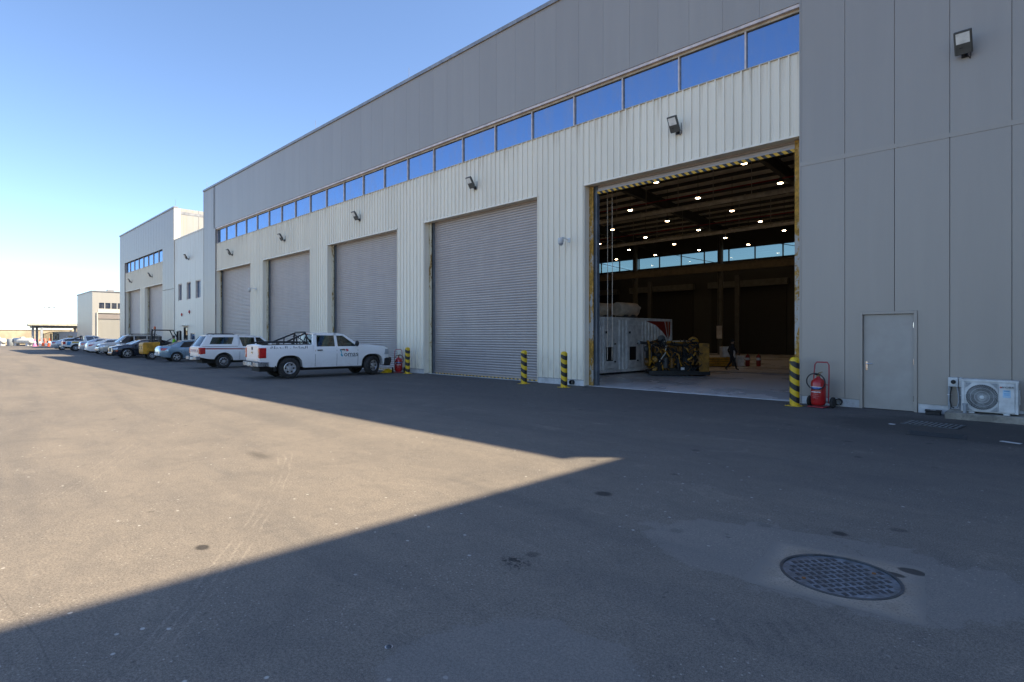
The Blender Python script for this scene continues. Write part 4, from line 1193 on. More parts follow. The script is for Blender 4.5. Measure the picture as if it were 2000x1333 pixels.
gc = dict(wb=.86, wr=.69, zb=1.18, zr=1.80, roof=[(-2.32, 1.74), (-2.1, 1.79), (-1.4, 1.81), (-.80, 1.80)],
          pillars=[[(-2.68, 1.18), (-2.50, 1.18), (-2.12, 1.76), (-2.30, 1.74)], [(-2.50, 1.18), (-.78, 1.18), (-.78, 1.30), (-2.42, 1.30)], [(-2.14, 1.68), (-.78, 1.68), (-.78, 1.81), (-2.1, 1.80)], [(-1.12, 1.30), (-.78, 1.30), (-.78, 1.68), (-.98, 1.68)], [(-2.44, 1.30), (-2.24, 1.30), (-2.06, 1.68), (-2.18, 1.68)]],
          windows=[[(-2.26, 1.30), (-1.10, 1.30), (-.96, 1.68), (-2.08, 1.68)]],
          screens=[('rear_window', ((-2.66, 1.20), (-2.32, 1.74)), .07)])
v.cabin(gc, M['w_paint'], M['carglass'])
MB().rbox(-.80, -.70, -.84, .84, .9, 1.70, .02).build('cab_back', M['w_paint2'], v.root)
for sg in (1, -1): MB().tube([(-2.0, sg * .55, 1.80), (-1.9, sg * .55, 1.86), (-1.0, sg * .55, 1.86), (-.9, sg * .55, 1.81)], .03, 6).build('roof_rail', M['black'], v.root, smooth=50)
for sx in (-.72, .15, 1.0): v.seam(sx, .46, 1.15)
v.handle(-.55, 1.02, M['chrome'], .18); v.handle(.32, 1.02, M['chrome'], .18)
v.mirror(.9, 1.24, .86, M['w_paint'], 1.1)
for sg in (1, -1):
    v.patch('red_stripe', M['lamp_red'], ((-2.45, 1.03), (.85, 1.00), (.85, 1.035), (-2.45, 1.075)), sg, off=.003, th=.01, n=16, m_=2)
    v.patch('dark_stripe', plain('dark stripe', (.07, .06, .08), .5), ((-2.60, 1.085), (.85, 1.04), (.85, 1.052), (-2.60, 1.115)), sg, off=.003, th=.01, n=16, m_=2)
    v.patch('canopy_rubber', M['black'], ((-2.6, 1.17), (-.8, 1.17), (-.8, 1.19), (-2.6, 1.19)), sg, off=.004, th=.01, n=8, m_=2)
    o = MB().rbox(-2.76, -2.42, min(sg * .70, sg * .915), max(sg * .70, sg * .915), .78, 1.13, .05).build('tail_light', M['lamp_red'], v.root, smooth=35)
v.blk('tailgate', M['w_paint'], -2.76, -2.70, -.70, .70, .70, 1.17)
v.blk('red_panel', M['lamp_red'], -2.768, -2.74, -.68, .68, .88, 1.03, .004)
v.blk('white_panel', M['white'], -2.772, -2.75, -.60, .60, .895, 1.015, .003)
text('tail_lettering', 'TOYOTA', .15, M['lamp_red'], v.root, frame((-2.776, 0, .955), (0, -1, 0), (0, 0, 1)), sx=1.5)
bp = MB(); bp.rbox(-2.93, -2.70, -.88, -.40, .48, .66, .03); bp.rbox(-2.93, -2.70, .40, .88, .48, .66, .03); bp.rbox(-2.88, -2.7, -.40, .40, .46, .58, .02)
bp.build('rear_bumper', M['bumper'], v.root, smooth=35)
v.blk('number_plate', M['plate'], -2.90, -2.87, -.24, .24, .50, .62, .004)
v.blk('wiper', M['black'], -2.62, -2.56, -.28, .22, 1.28, 1.31, .004)
v.blk('under_frame', M['cavity'], -2.5, 2.2, -.5, .5, .28, .6)
v.blk('front_bumper', M['black'], 2.36, 2.56, -.7, .7, .46, .72, .05); v.blk('grille', M['black'], 2.3, 2.5, -.5, .5, .72, .92)
for sg in (1, -1): v.patch('headlight', M['lamp_clr'], ((2.05, .80), (2.4, .76), (2.38, .92), (2.1, .98)), sg, off=.008)

# ---- cars
def sedan(name, label, cat, paint, x, y, head, L=4.55, wb=2.65, w=.89, h=1.48, r=.315, rr=.205, deck=1.06, belt=.95, hood=.96, nose=.70, style='five', front_style='plain', rear='wide', lamp='lamp_red', glass='darkglass', roofx=(-.85, .40), tail=None, boxy=False):
    a = wb / 2; ro = (L - wb) * .52; fo = L - wb - ro; x0, x1 = -a - ro, a + fo
    cb, wbx = -a - ro + .62, a - .32          # base of rear screen, base of windscreen
    c = dict(top=[(x0, nose + .08), (x0 + .06, deck - .10), (x0 + .16, deck - .02), (cb, deck), (cb + .5, belt + .02), (wbx - .3, belt), (wbx, hood + .02), (wbx + .6, hood - .02), (x1 - .32, nose + .12), (x1 - .10, nose), (x1, nose - .18)],
             wid=[(x0, w * .74), (x0 + .12, w * .86), (x0 + .5, w * .97), (-a * .3, w), (a * .6, w), (x1 - .6, w * .96), (x1 - .22, w * .84), (x1, w * .62)],
             bot=[(x0, .42), (x0 + .25, .32), (-a + .5, .22), (a - .5, .22), (x1 - .3, .24), (x1, .32)],
             axles=(-a, a), arch=r + .055, r=r, tw=.21, rr=rr, track=w - .13, wells=[(cb + .3, wbx - .08, .22)])
    if boxy: c['top'][-3:] = [(x1 - .30, hood - .10), (x1 - .06, hood - .16), (x1, nose)]; c['wid'][-2:] = [(x1 - .22, w * .92), (x1, w * .80)]
    v = vehicle(name, label, cat, c, x, y, head)
    v.body(paint); v.wheels(style)
    r0, r1 = roofx; zr = h - .03
    g = dict(wb=w * .88, wr=w * .64, zb=belt, zr=zr, roof=[(r0 - .12, zr - .065), (r0 + .12, zr - .02), ((r0 + r1) / 2, zr), (r1 - .2, zr - .015), (r1, zr - .06)], bow=.10)
    mid = (r0 + r1) / 2 + .12; dz = deck - belt
    g['pillars'] = [[(cb, deck - .03), (cb + .55, belt + .02), (r0 + .02, zr - .11), (r0 - .04, zr - .07), (r0 - .16, zr - .075)], [(mid - .05, belt), (mid + .05, belt), (mid + .03, zr - .04), (mid - .05, zr - .04)],
                    [(r0 - .06, zr - .12), (mid, zr - .075), (r1 + .02, zr - .115), (r1 + .02, zr - .06), (mid, zr - .015), (r0 - .04, zr - .06)], [(wbx, hood), (wbx + .02, hood + .03), (r1 + .04, zr - .06), (r1 - .06, zr - .10), (wbx - .22, belt + .06), (wbx - .25, belt)]]
    g['windows'] = [[(cb + .62, belt + .03), (mid - .05, belt + .02), (mid - .05, zr - .08), (r0 + .05, zr - .12)], [(mid + .05, belt + .02), (wbx - .24, belt + .02), (wbx - .24, belt + .06), (r1 - .05, zr - .11), (mid + .05, zr - .08)]]
    g['screens'] = [('windscreen', ((wbx + .02, hood + .02), (r1, zr - .06)), .05), ('rear_window', ((cb - .01, deck - .01), (r0 - .12, zr - .07)), .05)]
    g['seats'] = [(mid - .55, 1), (mid + .35, 1)]
    v.cabin(g, paint, M[glass])
    for sx in (mid - .02, wbx - .16): v.seam(sx, .30, belt - .02)
    v.seam(-a + r + .22, .34, belt, -.1)
    v.handle(mid - .28, belt - .12, paint, .16); v.handle(mid + .70, belt - .12, paint, .16)
    v.mirror(wbx - .28, belt + .06, w * .90, paint)
    for sg in (1, -1):
        if rear == 'wide': q = ((x0 + .05, deck - .30), (x0 + .26, deck - .30), (x0 + .46, deck - .15), (x0 + .08, deck - .12))
        else: q = ((x0 + .05, deck - .32), (x0 + .22, deck - .32), (x0 + .62, deck - .14), (x0 + .12, deck - .17))
        v.patch('tail_light', M[lamp], q, sg, off=.008)
        if boxy: q = ((x1 - .30, hood - .34), (x1 - .02, hood - .36), (x1 - .04, hood - .22), (x1 - .36, hood - .20))
        else: q = ((x1 - .55, nose - .05), (x1 - .12, nose - .14), (x1 - .14, nose - .02), (x1 - .70, nose + .09))
        v.patch('headlight', M['lamp_clr'], q, sg, off=.008)
        if boxy: v.patch('side_marker', M['lamp_org'], ((x1 - .34, .54), (x1 - .20, .54), (x1 - .20, .62), (x1 - .34, .62)), sg, off=.006)
    v.blk('number_plate', M['plate'], x0 - .02, x0 + .02, -.26, .26, .56, .68, .004)
    v.blk('rear_bumper', paint, x0 - .03, x0 + .20, -w * .74, w * .74, .40, .55, .05)
    if boxy:
        v.blk('grille', M['black'], x1 - .06, x1 + .015, -.42, .42, .48, hood - .22, .03); v.blk('grille_surround', M['chrome'], x1 - .04, x1 + .022, -.46, .46, hood - .23, hood - .19, .01)
        v.blk('front_bumper', paint, x1 - .14, x1 + .05, -w * .78, w * .78, .30, .47, .05)
    else:
        v.blk('grille', M['black'], x1 - .10, x1 + .012, -.36, .36, nose - .22, nose - .10, .02); v.blk('front_bumper', paint, x1 - .16, x1 + .03, -w * .6, w * .6, .30, .44, .05)
    v.blk('under_frame', M['cavity'], x0 + .4, x1 - .4, -.5, .5, .18, .4)
    return v
v = sedan('sedan_car', 'silver blue sedan parked nose in beside the white canopy pickup', 'car', M['blue_paint'], -43.65, 12.72, 1, L=4.55, w=.89, h=1.48, style='five')
v = sedan('sedan_car', 'glossy midnight blue sedan with large bright wheels, parked nose out', 'car', M['navy_paint'], -53.55, 12.05, 180, L=5.05, wb=3.05, w=.95, h=1.49, r=.37, rr=.265, deck=1.10, belt=1.0, hood=1.04, nose=.80, style='seven', boxy=True, roofx=(-.95, .50))
v = sedan('sedan_car', 'dark grey sedan squeezed between the midnight sedan and the beige wagon', 'car', M['grey_paint'], -56.7, 12.9, 0, L=4.6, h=1.45, style='five')
v = sedan('sedan_car', 'white sedan with swept red tail lights parked nose in', 'car', M['w_paint'], -65.9, 12.35, 2, L=4.87, wb=2.78, w=.91, h=1.47, r=.33, rr=.235, deck=1.10, belt=.98, style='five', rear='swept')
v = sedan('hatchback_car', 'white car with orange tail lights, partly hidden by the white sedan', 'car', M['silver_paint'], -72.6, 12.6, 2, L=4.5, w=.89, h=1.50, deck=1.12, belt=.99, lamp='lamp_org', style='five')
v = sedan('sedan_car', 'pale silver car at the far end of the parked row', 'car', M['silver_paint'], -88.6, 12.2, 3, L=4.7, w=.9, h=1.5, deck=1.12, style='five')

# ---- beige wagon, nose out
c = dict(top=[(-2.45, .9), (-2.40, 1.12), (1.0, 1.12), (1.06, 1.16), (1.75, 1.12), (2.22, 1.02), (2.40, .86), (2.45, .7)],
         wid=[(-2.45, .86), (-2.3, .95), (1.8, .97), (2.2, .90), (2.45, .68)], bot=[(-2.45, .5), (-2.0, .42), (2.0, .38), (2.45, .46)],
         axles=(-1.42, 1.42), arch=.44, r=.375, tw=.25, rr=.225, track=.80, wells=[(-2.3, .98, .25)])
v = vehicle('wagon_car', 'pearl beige off-road wagon with roof rails, parked nose out', 'car', c, -60.6, 12.3, 180)
v.body(M['beige_paint']); v.wheels('five')
g = dict(wb=.90, wr=.70, zb=1.12, zr=1.84, roof=[(-2.2, 1.80), (-1.9, 1.835), (-.6, 1.85), (.15, 1.83), (.40, 1.77)],
         pillars=[[(-2.42, 1.11), (-2.2, 1.11), (-2.08, 1.78), (-2.24, 1.79)], [(-1.22, 1.11), (-1.12, 1.11), (-1.12, 1.80), (-1.22, 1.80)], [(-.22, 1.11), (-.12, 1.11), (-.12, 1.82), (-.22, 1.82)], [(-2.24, 1.74), (.45, 1.72), (.38, 1.79), (-2.2, 1.81)], [(1.05, 1.11), (1.08, 1.15), (.46, 1.77), (.34, 1.74), (.90, 1.16), (.92, 1.11)]],
         windows=[[(-2.2, 1.13), (-1.22, 1.13), (-1.22, 1.74), (-2.08, 1.74)], [(-1.12, 1.13), (-.22, 1.13), (-.22, 1.74), (-1.12, 1.74)], [(-.12, 1.13), (.92, 1.13), (.90, 1.17), (.38, 1.73), (-.12, 1.74)]],
         screens=[('windscreen', ((1.06, 1.15), (.42, 1.77)), .05), ('rear_window', ((-2.42, 1.15), (-2.22, 1.78)), .08)], seats=[(-.9, 1), (.25, 1)])
v.cabin(g, M['beige_paint'], M['darkglass'])
for sg in (1, -1): MB().tube([(-2.0, sg * .6, 1.84), (-1.9, sg * .6, 1.92), (-.1, sg * .6, 1.92), (0, sg * .6, 1.84)], .028, 6).build('roof_rail', M['black'], v.root, smooth=50)
for sx in (-1.17, -.17, .98): v.seam(sx, .44, 1.11)
v.mirror(.85, 1.2, .90, M['chrome'], 1.1)
v.blk('grille', M['black'], 2.3, 2.44, -.5, .5, .74, .92, .02); v.blk('front_bumper', M['beige_paint'], 2.25, 2.52, -.78, .78, .44, .70, .08)
for sg in (1, -1): v.patch('headlight', M['lamp_clr'], ((2.02, .80), (2.36, .74), (2.34, .90), (2.05, .98)), sg, off=.008); v.patch('tail_light', M['lamp_red'], ((-2.42, .8), (-2.28, .8), (-2.28, 1.08), (-2.42, 1.08)), sg, off=.008)

# ---- far pickup with roll bar and coloured stickers
c = dict(top=[(-2.66, 1.12), (-2.62, 1.17), (-.76, 1.17), (1.0, 1.15), (1.05, 1.18), (1.7, 1.12), (2.2, 1.04), (2.42, .90), (2.5, .75)], wid=[(-2.66, .85), (-2.55, .90), (1.9, .91), (2.3, .84), (2.5, .66)],
         bot=[(-2.66, .60), (-2.3, .50), (-1.0, .42), (1.2, .40), (2.5, .5)], axles=(-1.54, 1.54), arch=.45, r=.375, tw=.25, rr=.215, track=.77, wells=[(-2.55, -.82, .42), (-.74, .98, .28)], shape=[(0, .945), (.10, .975), (.3, 1.0), (.6, .995), (.85, .97), (1, .95)])
v = vehicle('pickup_truck', 'far white pickup with black roll bar and blue and yellow stickers on its side', 'pickup', c, -81.3, 12.7, 2)
v.body(M['w_paint']); v.wheels('ten')
g = dict(wb=.86, wr=.68, zb=1.15, zr=1.77, roof=[(-.68, 1.74), (-.4, 1.765), (.2, 1.765), (.45, 1.72)],
         pillars=[[(-.76, 1.14), (-.48, 1.14), (-.62, 1.72), (-.74, 1.73)], [(.12, 1.14), (.22, 1.14), (.18, 1.74), (.10, 1.74)], [(-.72, 1.68), (.50, 1.66), (.44, 1.73), (-.7, 1.75)], [(1.05, 1.14), (1.10, 1.18), (.50, 1.72), (.38, 1.70), (.92, 1.21), (.96, 1.14)]],
         windows=[[(-.48, 1.155), (.12, 1.155), (.10, 1.68), (-.60, 1.68)], [(.22, 1.155), (.96, 1.155), (.92, 1.21), (.42, 1.68), (.18, 1.69)]], screens=[('windscreen', ((1.08, 1.18), (.44, 1.72)), .06), ('rear_window', ((-.74, 1.2), (-.70, 1.72)), .1)], seats=[(-.42, 1), (.42, 1)])
v.cabin(g, M['w_paint'], M['darkglass'])
rb = MB()
for sg in (1, -1):
    rb.tube([(-.95, sg * .74, 1.17), (-.95, sg * .70, 1.72), (-.95, 0, 1.76)], .045, 6); rb.tube([(-.95, sg * .68, 1.68), (-1.9, sg * .76, 1.30)], .04, 6); rb.tube([(-.95, sg * .8, 1.30), (-2.45, sg * .8, 1.30), (-2.5, sg * .8, 1.17)], .04, 6)
rb.build('roll_bar', M['black'], v.root)
for sg in (1, -1):
    MB().rbox(-2.70, -2.42, min(sg * .70, sg * .91), max(sg * .70, sg * .91), .78, 1.12, .05).build('tail_light', M['lamp_red'], v.root, smooth=35)
    v.patch('blue_sticker', plain('blue sticker', (.05, .32, .62), .4), ((-2.36, .70), (-2.05, .70), (-1.95, 1.08), (-2.30, 1.12)), sg, off=.004, th=.01)
    v.patch('yellow_sticker', plain('yellow sticker', (.70, .48, .10), .4), ((-1.9, .92), (-1.3, .92), (-1.2, 1.10), (-1.85, 1.12)), sg, off=.004, th=.01)
v.blk('rear_bumper', M['bumper'], -2.86, -2.64, -.86, .86, .48, .64, .03); v.blk('under_frame', M['cavity'], -2.4, 2.2, -.5, .5, .28, .6); v.blk('tailgate', M['w_paint'], -2.70, -2.64, -.69, .69, .68, 1.16)

# ---- forklift, counterweight to the yard
fk = thing('forklift', 'yellow counterbalance forklift with black overhead guard and amber beacon', 'forklift', (-48.6, 12.2, 0), R(90), 'vehicles parked in front of the halls')
cw = MB(); cw.prism([(-1.62, .42), (-1.66, .60), (-1.66, 1.18), (-1.58, 1.26), (-.55, 1.30), (-.55, .70), (-.72, .66), (-.82, .60), (-1.22, .60), (-1.30, .40)], 'y', -.58, .58)
cw.build('counterweight', M['yellow'], fk, bevel=.05)
[MB().box(-1.675, -1.64, s_ * .28 - .10, s_ * .28 + .10, z_, z_ + .06).build('cooling_slot', M['black'], fk) for s_ in (-1, 1) for z_ in (.78, .92)]
MB().rbox(-.6, .62, -.52, .52, .36, .80, .05).build('chassis', M['black'], fk, smooth=40)
MB().rbox(-.62, .1, -.42, .42, .80, 1.22, .05).build('engine_cover', M['black'], fk, smooth=40)
MB().rbox(-.5, -.35, -.25, .25, 1.2, 1.72, .05).build('seat', M['seat'], fk, smooth=40)
og = MB()
for sg in (1, -1):
    og.tube([(-.95, sg * .46, 1.28), (-.85, sg * .46, 2.12), (-.78, sg * .46, 2.18), (.35, sg * .46, 2.18), (.85, sg * .48, 1.0)], .04, 8)
for k in range(6): og.box(-.75 + k * .2, -.71 + k * .2, -.46, .46, 2.165, 2.195)
og.build('overhead_guard', M['black'], fk, smooth=45)
ms = MB()
for sg in (1, -1): ms.box(.78, .92, sg * .36 - .06, sg * .36 + .06, .08, 2.10); ms.box(1.0, 2.0, sg * .30 - .06, sg * .30 + .06, .05, .10); ms.box(.95, 1.0, sg * .30 - .06, sg * .30 + .06, .05, .6)
for z_ in (.5, 1.2, 2.05): ms.box(.80, .90, -.3, .3, z_, z_ + .1)
ms.build('mast', M['black'], fk)
bc = MB(); bc.cyl((-.86, -.42, 2.19), .05, .06, 10); bc.build('beacon_base', M['black'], fk); MB().lathe([(.06, 0), (.075, .06), (.07, .16), (.03, .21), (.005, .215)], 12, 'z', (-.86, -.42, 2.25)).build('beacon', M['beacon'], fk, smooth=50)
MB().tube([(-1.0, -.30, 1.28), (-1.0, -.30, 2.25)], .045, 8).build('exhaust_stack', M['black'], fk)
MB().lathe([(.17, -.02), (.185, 0), (.17, .02)], 16, 'z').build('steering_wheel', M['black'], fk, loc=(.18, 0, 1.45), rot=(0, R(-30), 0))
for xa, rr_, tw_ in ((-1.05, .29, .22), (.62, .36, .26)):
    for sg in (1, -1): wheel(fk, xa, sg * .50, rr_, tw_, rr_ * .55, 'steel')
# ------------------------------------------------------------------ small things along the facade
def bollard(label, x, y, h=1.22, r=.115):
    t = thing('bollard', label, 'bollard', (x, y, 0), random.uniform(-.3, .3), 'hazard bollards beside the shutter bays')
    MB().lathe([(r, .0), (r, h - .10)], 24, cap=False).build('post', M['bollard'], t, smooth=50)
    MB().lathe([(r + .001, h - .10), (r * .98, h - .06), (r * .75, h - .02), (r * .4, h), (.004, h + .004)], 24).build('cap', M['yelcap'], t, smooth=60)
    MB().rbox(-.17, .17, -.17, .17, .002, .014, .004).build('base_plate', M['yelcap'], t)
    for a in (-1, 1):
        for b in (-1, 1): MB().cyl((a * .14, b * .14, .012), .014, .018, 6).build('anchor_bolt', M['iron'], t)
    return t
bollard('black and yellow striped bollard beside the wheeled red extinguisher near the grey door', -4.80, 15.02)
bollard('striped bollard on the left side of the open hall bay', -12.12, 14.92)
bollard('striped bollard in front of the right edge of the nearest closed shutter', -14.08, 15.02)
bollard('striped bollard by the red extinguisher behind the white pickup', -21.75, 15.30)

def extinguisher(label, x, y, rz):
    t = thing('fire_extinguisher', label, 'extinguisher', (x, y, 0), rz, 'wheeled fire extinguishers')
    # local: faces -Y; cylinder on a small trolley, handle behind
    MB().lathe([(.02, .05), (.12, .055), (.155, .09), (.165, .13), (.165, .60), (.15, .65), (.10, .695), (.05, .72), (.035, .76), (.005, .765)], 24).build('cylinder', M['red'], t, smooth=50)
    lb = MB(); lb.add([], [])
    def band(z0, z1, a0, a1, mat, nm, r=.1665):
        P = [[(r * math.cos(a0 + (a1 - a0) * k / 12), r * math.sin(a0 + (a1 - a0) * k / 12), z) for k in range(13)] for z in (z0, z1)]
        MB().grid(P).build(nm, mat, t, smooth=60)
    band(.46, .50, R(225), R(318), M['blue'], 'blue_band'); band(.50, .515, R(225), R(318), M['white'], 'label_line'); band(.42, .515, R(205), R(222), M['white'], 'white_tag')
    for k, wd in enumerate((.9, .55, .7, .5)): band(.375 - k * .045, .395 - k * .045 if k == 0 else .382 - k * .045, R(270 - 45 * wd), R(270 + 45 * wd), M['white'] if k == 0 else plain('faded print', (.55, .25, .25), .5), 'label_print')
    v_ = MB(); v_.cyl((0, 0, .755), .03, .07, 10); v_.box(-.05, .05, -.012, .012, .80, .83); v_.tube([(.0, 0, .84), (.10, -.02, .87)], .012, 6); v_.cyl((0, -.05, .79), .025, .02, 10, 'y'); v_.build('valve', plain('brass valve', (.30, .20, .08), .35, .7), t, smooth=40)
    h = MB(); h.tube([(.17, .15, .10), (.18, .16, .75), (.165, .19, 1.04), (.12, .20, 1.10), (-.12, .20, 1.10), (-.165, .19, 1.04), (-.18, .16, .75), (-.17, .15, .10)], .015, 8); h.build('trolley_handle', M['redtube'], t, smooth=50)
    b = MB(); b.rbox(-.19, .19, -.17, .20, .015, .035, .005); b.tube([(-.18, .15, .55), (0, .175, .55), (.18, .15, .55)], .010, 6); b.tube([(-.18, .15, .25), (0, .175, .25), (.18, .15, .25)], .010, 6); b.build('trolley_base', M['redtube'], t)
    pts = []
    for k in range(26):
        a = R(100) + 2 * PI * k / 25 * 1.05; pts.append((.02 + .215 * math.cos(a), -.185 - .02 * math.sin(a), .64 + .20 * math.sin(a) - .0))
    MB().tube([(0, -.04, .79)] + pts, .014, 7).build('hose', M['black'], t, smooth=60)
    for sx in (-1, 1):
        MB().lathe([(.06, -.03), (.115, -.035), (.13, -.02), (.13, .02), (.115, .035), (.06, .03)], 18, 'x', (sx * .27, .16, .13)).build('wheel', M['rubber'], t, smooth=50)
    MB().tube([(-.27, .16, .13), (.27, .16, .13)], .012, 6).build('axle', M['iron'], t)
    return t
extinguisher('large wheeled red fire extinguisher with hose beside the grey steel door', -4.28, 15.10, R(-8))
extinguisher('wheeled red fire extinguisher next to the bollard behind the white pickup', -22.55, 15.35, R(58))

# air conditioner on its concrete pad
pad = MB(); pad.rbox(-1.79, 3.2, 14.91, 15.66, 0, .14, .012)
tag(pad.build('concrete_pad', M['concrete']), 'stained concrete plinth under the white air conditioner', 'plinth')
ac = thing('air_conditioner', 'white outdoor air conditioner with round fan grille on the concrete plinth', 'air conditioner', (-1.08, 15.10, .14))
aw, ah, ad = .45, .69, .33
cs = MB()
cs.box(-aw, aw, .02, ad, .03, ah - .02)
cs.build('casing', M['acwhite'], ac, bevel=.012)
MB().rbox(-aw - .008, aw + .008, -.002, ad + .01, ah - .03, ah + .012, .006).build('lid', M['acwhite'], ac)
MB().rbox(-aw, -aw + .06, -.004, .05, .03, ah - .03, .01).build('corner_post', M['acwhite'], ac)
MB().rbox(aw - .05, aw, -.004, .05, .03, ah - .03, .01).build('corner_post', M['acwhite'], ac)
MB().rbox(aw - .31, aw - .055, -.002, .04, .06, ah - .05, .008).build('service_panel', M['acwhite'], ac)
FX, FZ, FR = -.115, .345, .262
MB().cyl((FX, .012, FZ), FR, .01, 36, 'y').build('fan_opening', M['cavity'], ac)
fb = MB()
for k in range(3):
    a0 = 2 * PI * k / 3; P = []
    for i in range(5):
        rr_ = .05 + .19 * i / 4; P.append([(FX + rr_ * math.cos(a0 + t_), .010 - .004 * j, FZ + rr_ * math.sin(a0 + t_)) for j, t_ in enumerate((0, .35, .7 + .1 * i / 4))])
    fb.grid(P)
fb.build('fan', plain('fan grey', (.10, .11, .11), .5), ac, smooth=60)
gr = MB()
for k in range(44):
    a = 2 * PI * k / 44
    gr.tube([(FX + (.05 + (FR - .05) * q) * math.cos(a + .95 * q), -.014, FZ + (.05 + (FR - .05) * q) * math.sin(a + .95 * q)) for q in (0, .25, .5, .75, 1)], .0032, 4)
for rr_ in (.12, .19, FR): gr.tube([(FX + rr_ * math.cos(2 * PI * k / 36), -.010, FZ + rr_ * math.sin(2 * PI * k / 36)) for k in range(37)], .0035, 4)
gr.build('fan_guard', M['acwhite'], ac, kind='stuff')
MB().lathe([(.045, -.004), (.042, -.022), (.02, -.028), (.002, -.029)], 16, 'y', (FX, 0, FZ)).build('guard_hub', M['acwhite'], ac, smooth=50)
# mesh plate round the guard with diagonal wire pattern in the corners
pl = MB(); x0_, x1_, z0_, z1_ = -aw + .058, aw - .315, .05, ah - .045
ring_o = []; ring_i = []
for k in range(48):
    a = 2 * PI * k / 48; ca, sa = math.cos(a), math.sin(a)
    s_ = min((x1_ - FX) / ca if ca > 1e-6 else 9, (x0_ - FX) / ca if ca < -1e-6 else 9, (z1_ - FZ) / sa if sa > 1e-6 else 9, (z0_ - FZ) / sa if sa < -1e-6 else 9)
    ring_o.append((FX + ca * s_, 0, FZ + sa * s_)); ring_i.append((FX + FR * ca, 0, FZ + FR * sa))
pl.rings([ring_o, ring_i], cap=False); pl.build('guard_plate', M['acwhite'], ac)
for sx, sz in ((1, 1), (-1, 1), (1, -1), (-1, -1)):
    ws = MB()
    for k in range(7):
        d = .02 + k * .016; cx_, cz_ = (x1_ if sx > 0 else x0_), (z1_ if sz > 0 else z0_)
        ws.tube([(cx_ - sx * d, -.006, cz_ - sz * .008), (cx_ - sx * .008, -.006, cz_ - sz * d)], .0028, 4)
    ws.build('corner_wires', M['grey'], ac, kind='stuff')
MB().rbox(aw - .008, aw + .02, .10, .26, .22, .52, .01).build('valve_cover', M['acwhite'], ac)
fA = lambda x_, z_: frame((x_, -.006, z_), (1, 0, 0), (0, 0, 1))
text('brand_lettering', 'YORK', .052, M['ink'], ac, fA(aw - .155, .565), sx=1.35)
MB().box(aw - .285, aw - .255, -.0045, 0, .550, .578).build('brand_mark', M['red'], ac); MB().box(aw - .252, aw - .242, -.0045, 0, .550, .578).build('brand_mark', M['ink'], ac)
MB().box(aw - .24, aw - .12, -.0045, 0, .36, .51).build('energy_label', plain('pale blue label', (.42, .62, .78), .4), ac)
for z_, h_ in ((.485, .02), (.435, .012), (.41, .01)): MB().box(aw - .225, aw - .135, -.0065, -.004, z_, z_ + h_).build('label_print', plain('label blue', (.10, .34, .60), .5), ac)
for xx in (-.28, .27): MB().rbox(xx - .05, xx + .05, -.02, ad + .02, .002, .03, .006).build('foot', M['acwhite'], ac)

iso = thing('isolator_switch', 'white weatherproof rotary isolator with conduits beside the air conditioner', 'switch', (-1.70, 15.60, .14))
MB().rbox(-.105, .075, -.07, .06, .50, .70, .012).build('switch_box', M['acwhite'], iso)
MB().rbox(.085, .135, -.06, .06, .50, .70, .01).build('switch_box_side', M['acwhite'], iso)
MB().cyl((-.01, -.085, .605), .045, .02, 18, 'y').build('dial', M['black'], iso); MB().rbox(-.022, .002, -.105, -.08, .565, .645, .004).build('knob', M['black'], iso)
for xx in (-.085, .115):
    MB().tube([(xx, 0, .002), (xx, 0, .50)], .028, 10).build('conduit', M['grey'], iso, smooth=50)
    MB().rbox(xx - .036, xx + .036, -.035, .06, .31, .325, .003).build('clip', M['white'], iso)
MB().tube([(-.04, -.03, .50), (-.065, -.05, .36), (-.07, -.05, .2), (-.045, -.06, .06), (0, -.06, .035)], .012, 8).build('cable', M['black'], iso, smooth=60)
MB().tube([(.05, -.03, .50), (.075, -.05, .38), (.085, -.05, .2), (.07, -.06, .08), (.02, -.06, .035)], .016, 8).build('cable', M['grey'], iso, smooth=60)
tag(MB().lathe([(.036, .142), (.036, .30), (.045, .30), (.045, .345), (.034, .345), (.034, .30)], 14, 'z', (-1.46, 15.0, 0)).build('pipe_stub', M['grey'], smooth=40), 'short grey plastic pipe stub in front of the air conditioner', 'pipe')
bx = thing('bait_box', 'low black plastic box on the ground between door and isolator', 'box', (-2.06, 15.5, 0), R(4))
MB().rbox(-.14, .14, -.09, .09, 0.001, .075, .015).build('tray', M['black'], bx, smooth=35); MB().rbox(-.15, .15, -.10, .10, .076, .105, .012).build('lid', M['black'], bx, smooth=35); MB().box(-.05, .05, -.06, -.02, .1052, .108).build('sticker', M['white'], bx)
for lab, px in (('round dark pipe end in the white plinth behind the red extinguisher', -3.98), ('round dark pipe end in the white plinth left of the open bay', -12.42)):
    yy_ = YF + .02 if px > -5 else YS - .02
    t = thing('drain_outlet', lab, 'pipe', (px, yy_, .11), 0, 'drain pipe ends in the plinth')
    MB().lathe([(.075, .05), (.085, .05), (.085, -.12), (.070, -.12), (.070, .04), (.002, .04)], 18, 'y').build('pipe', M['black'], t, smooth=40)

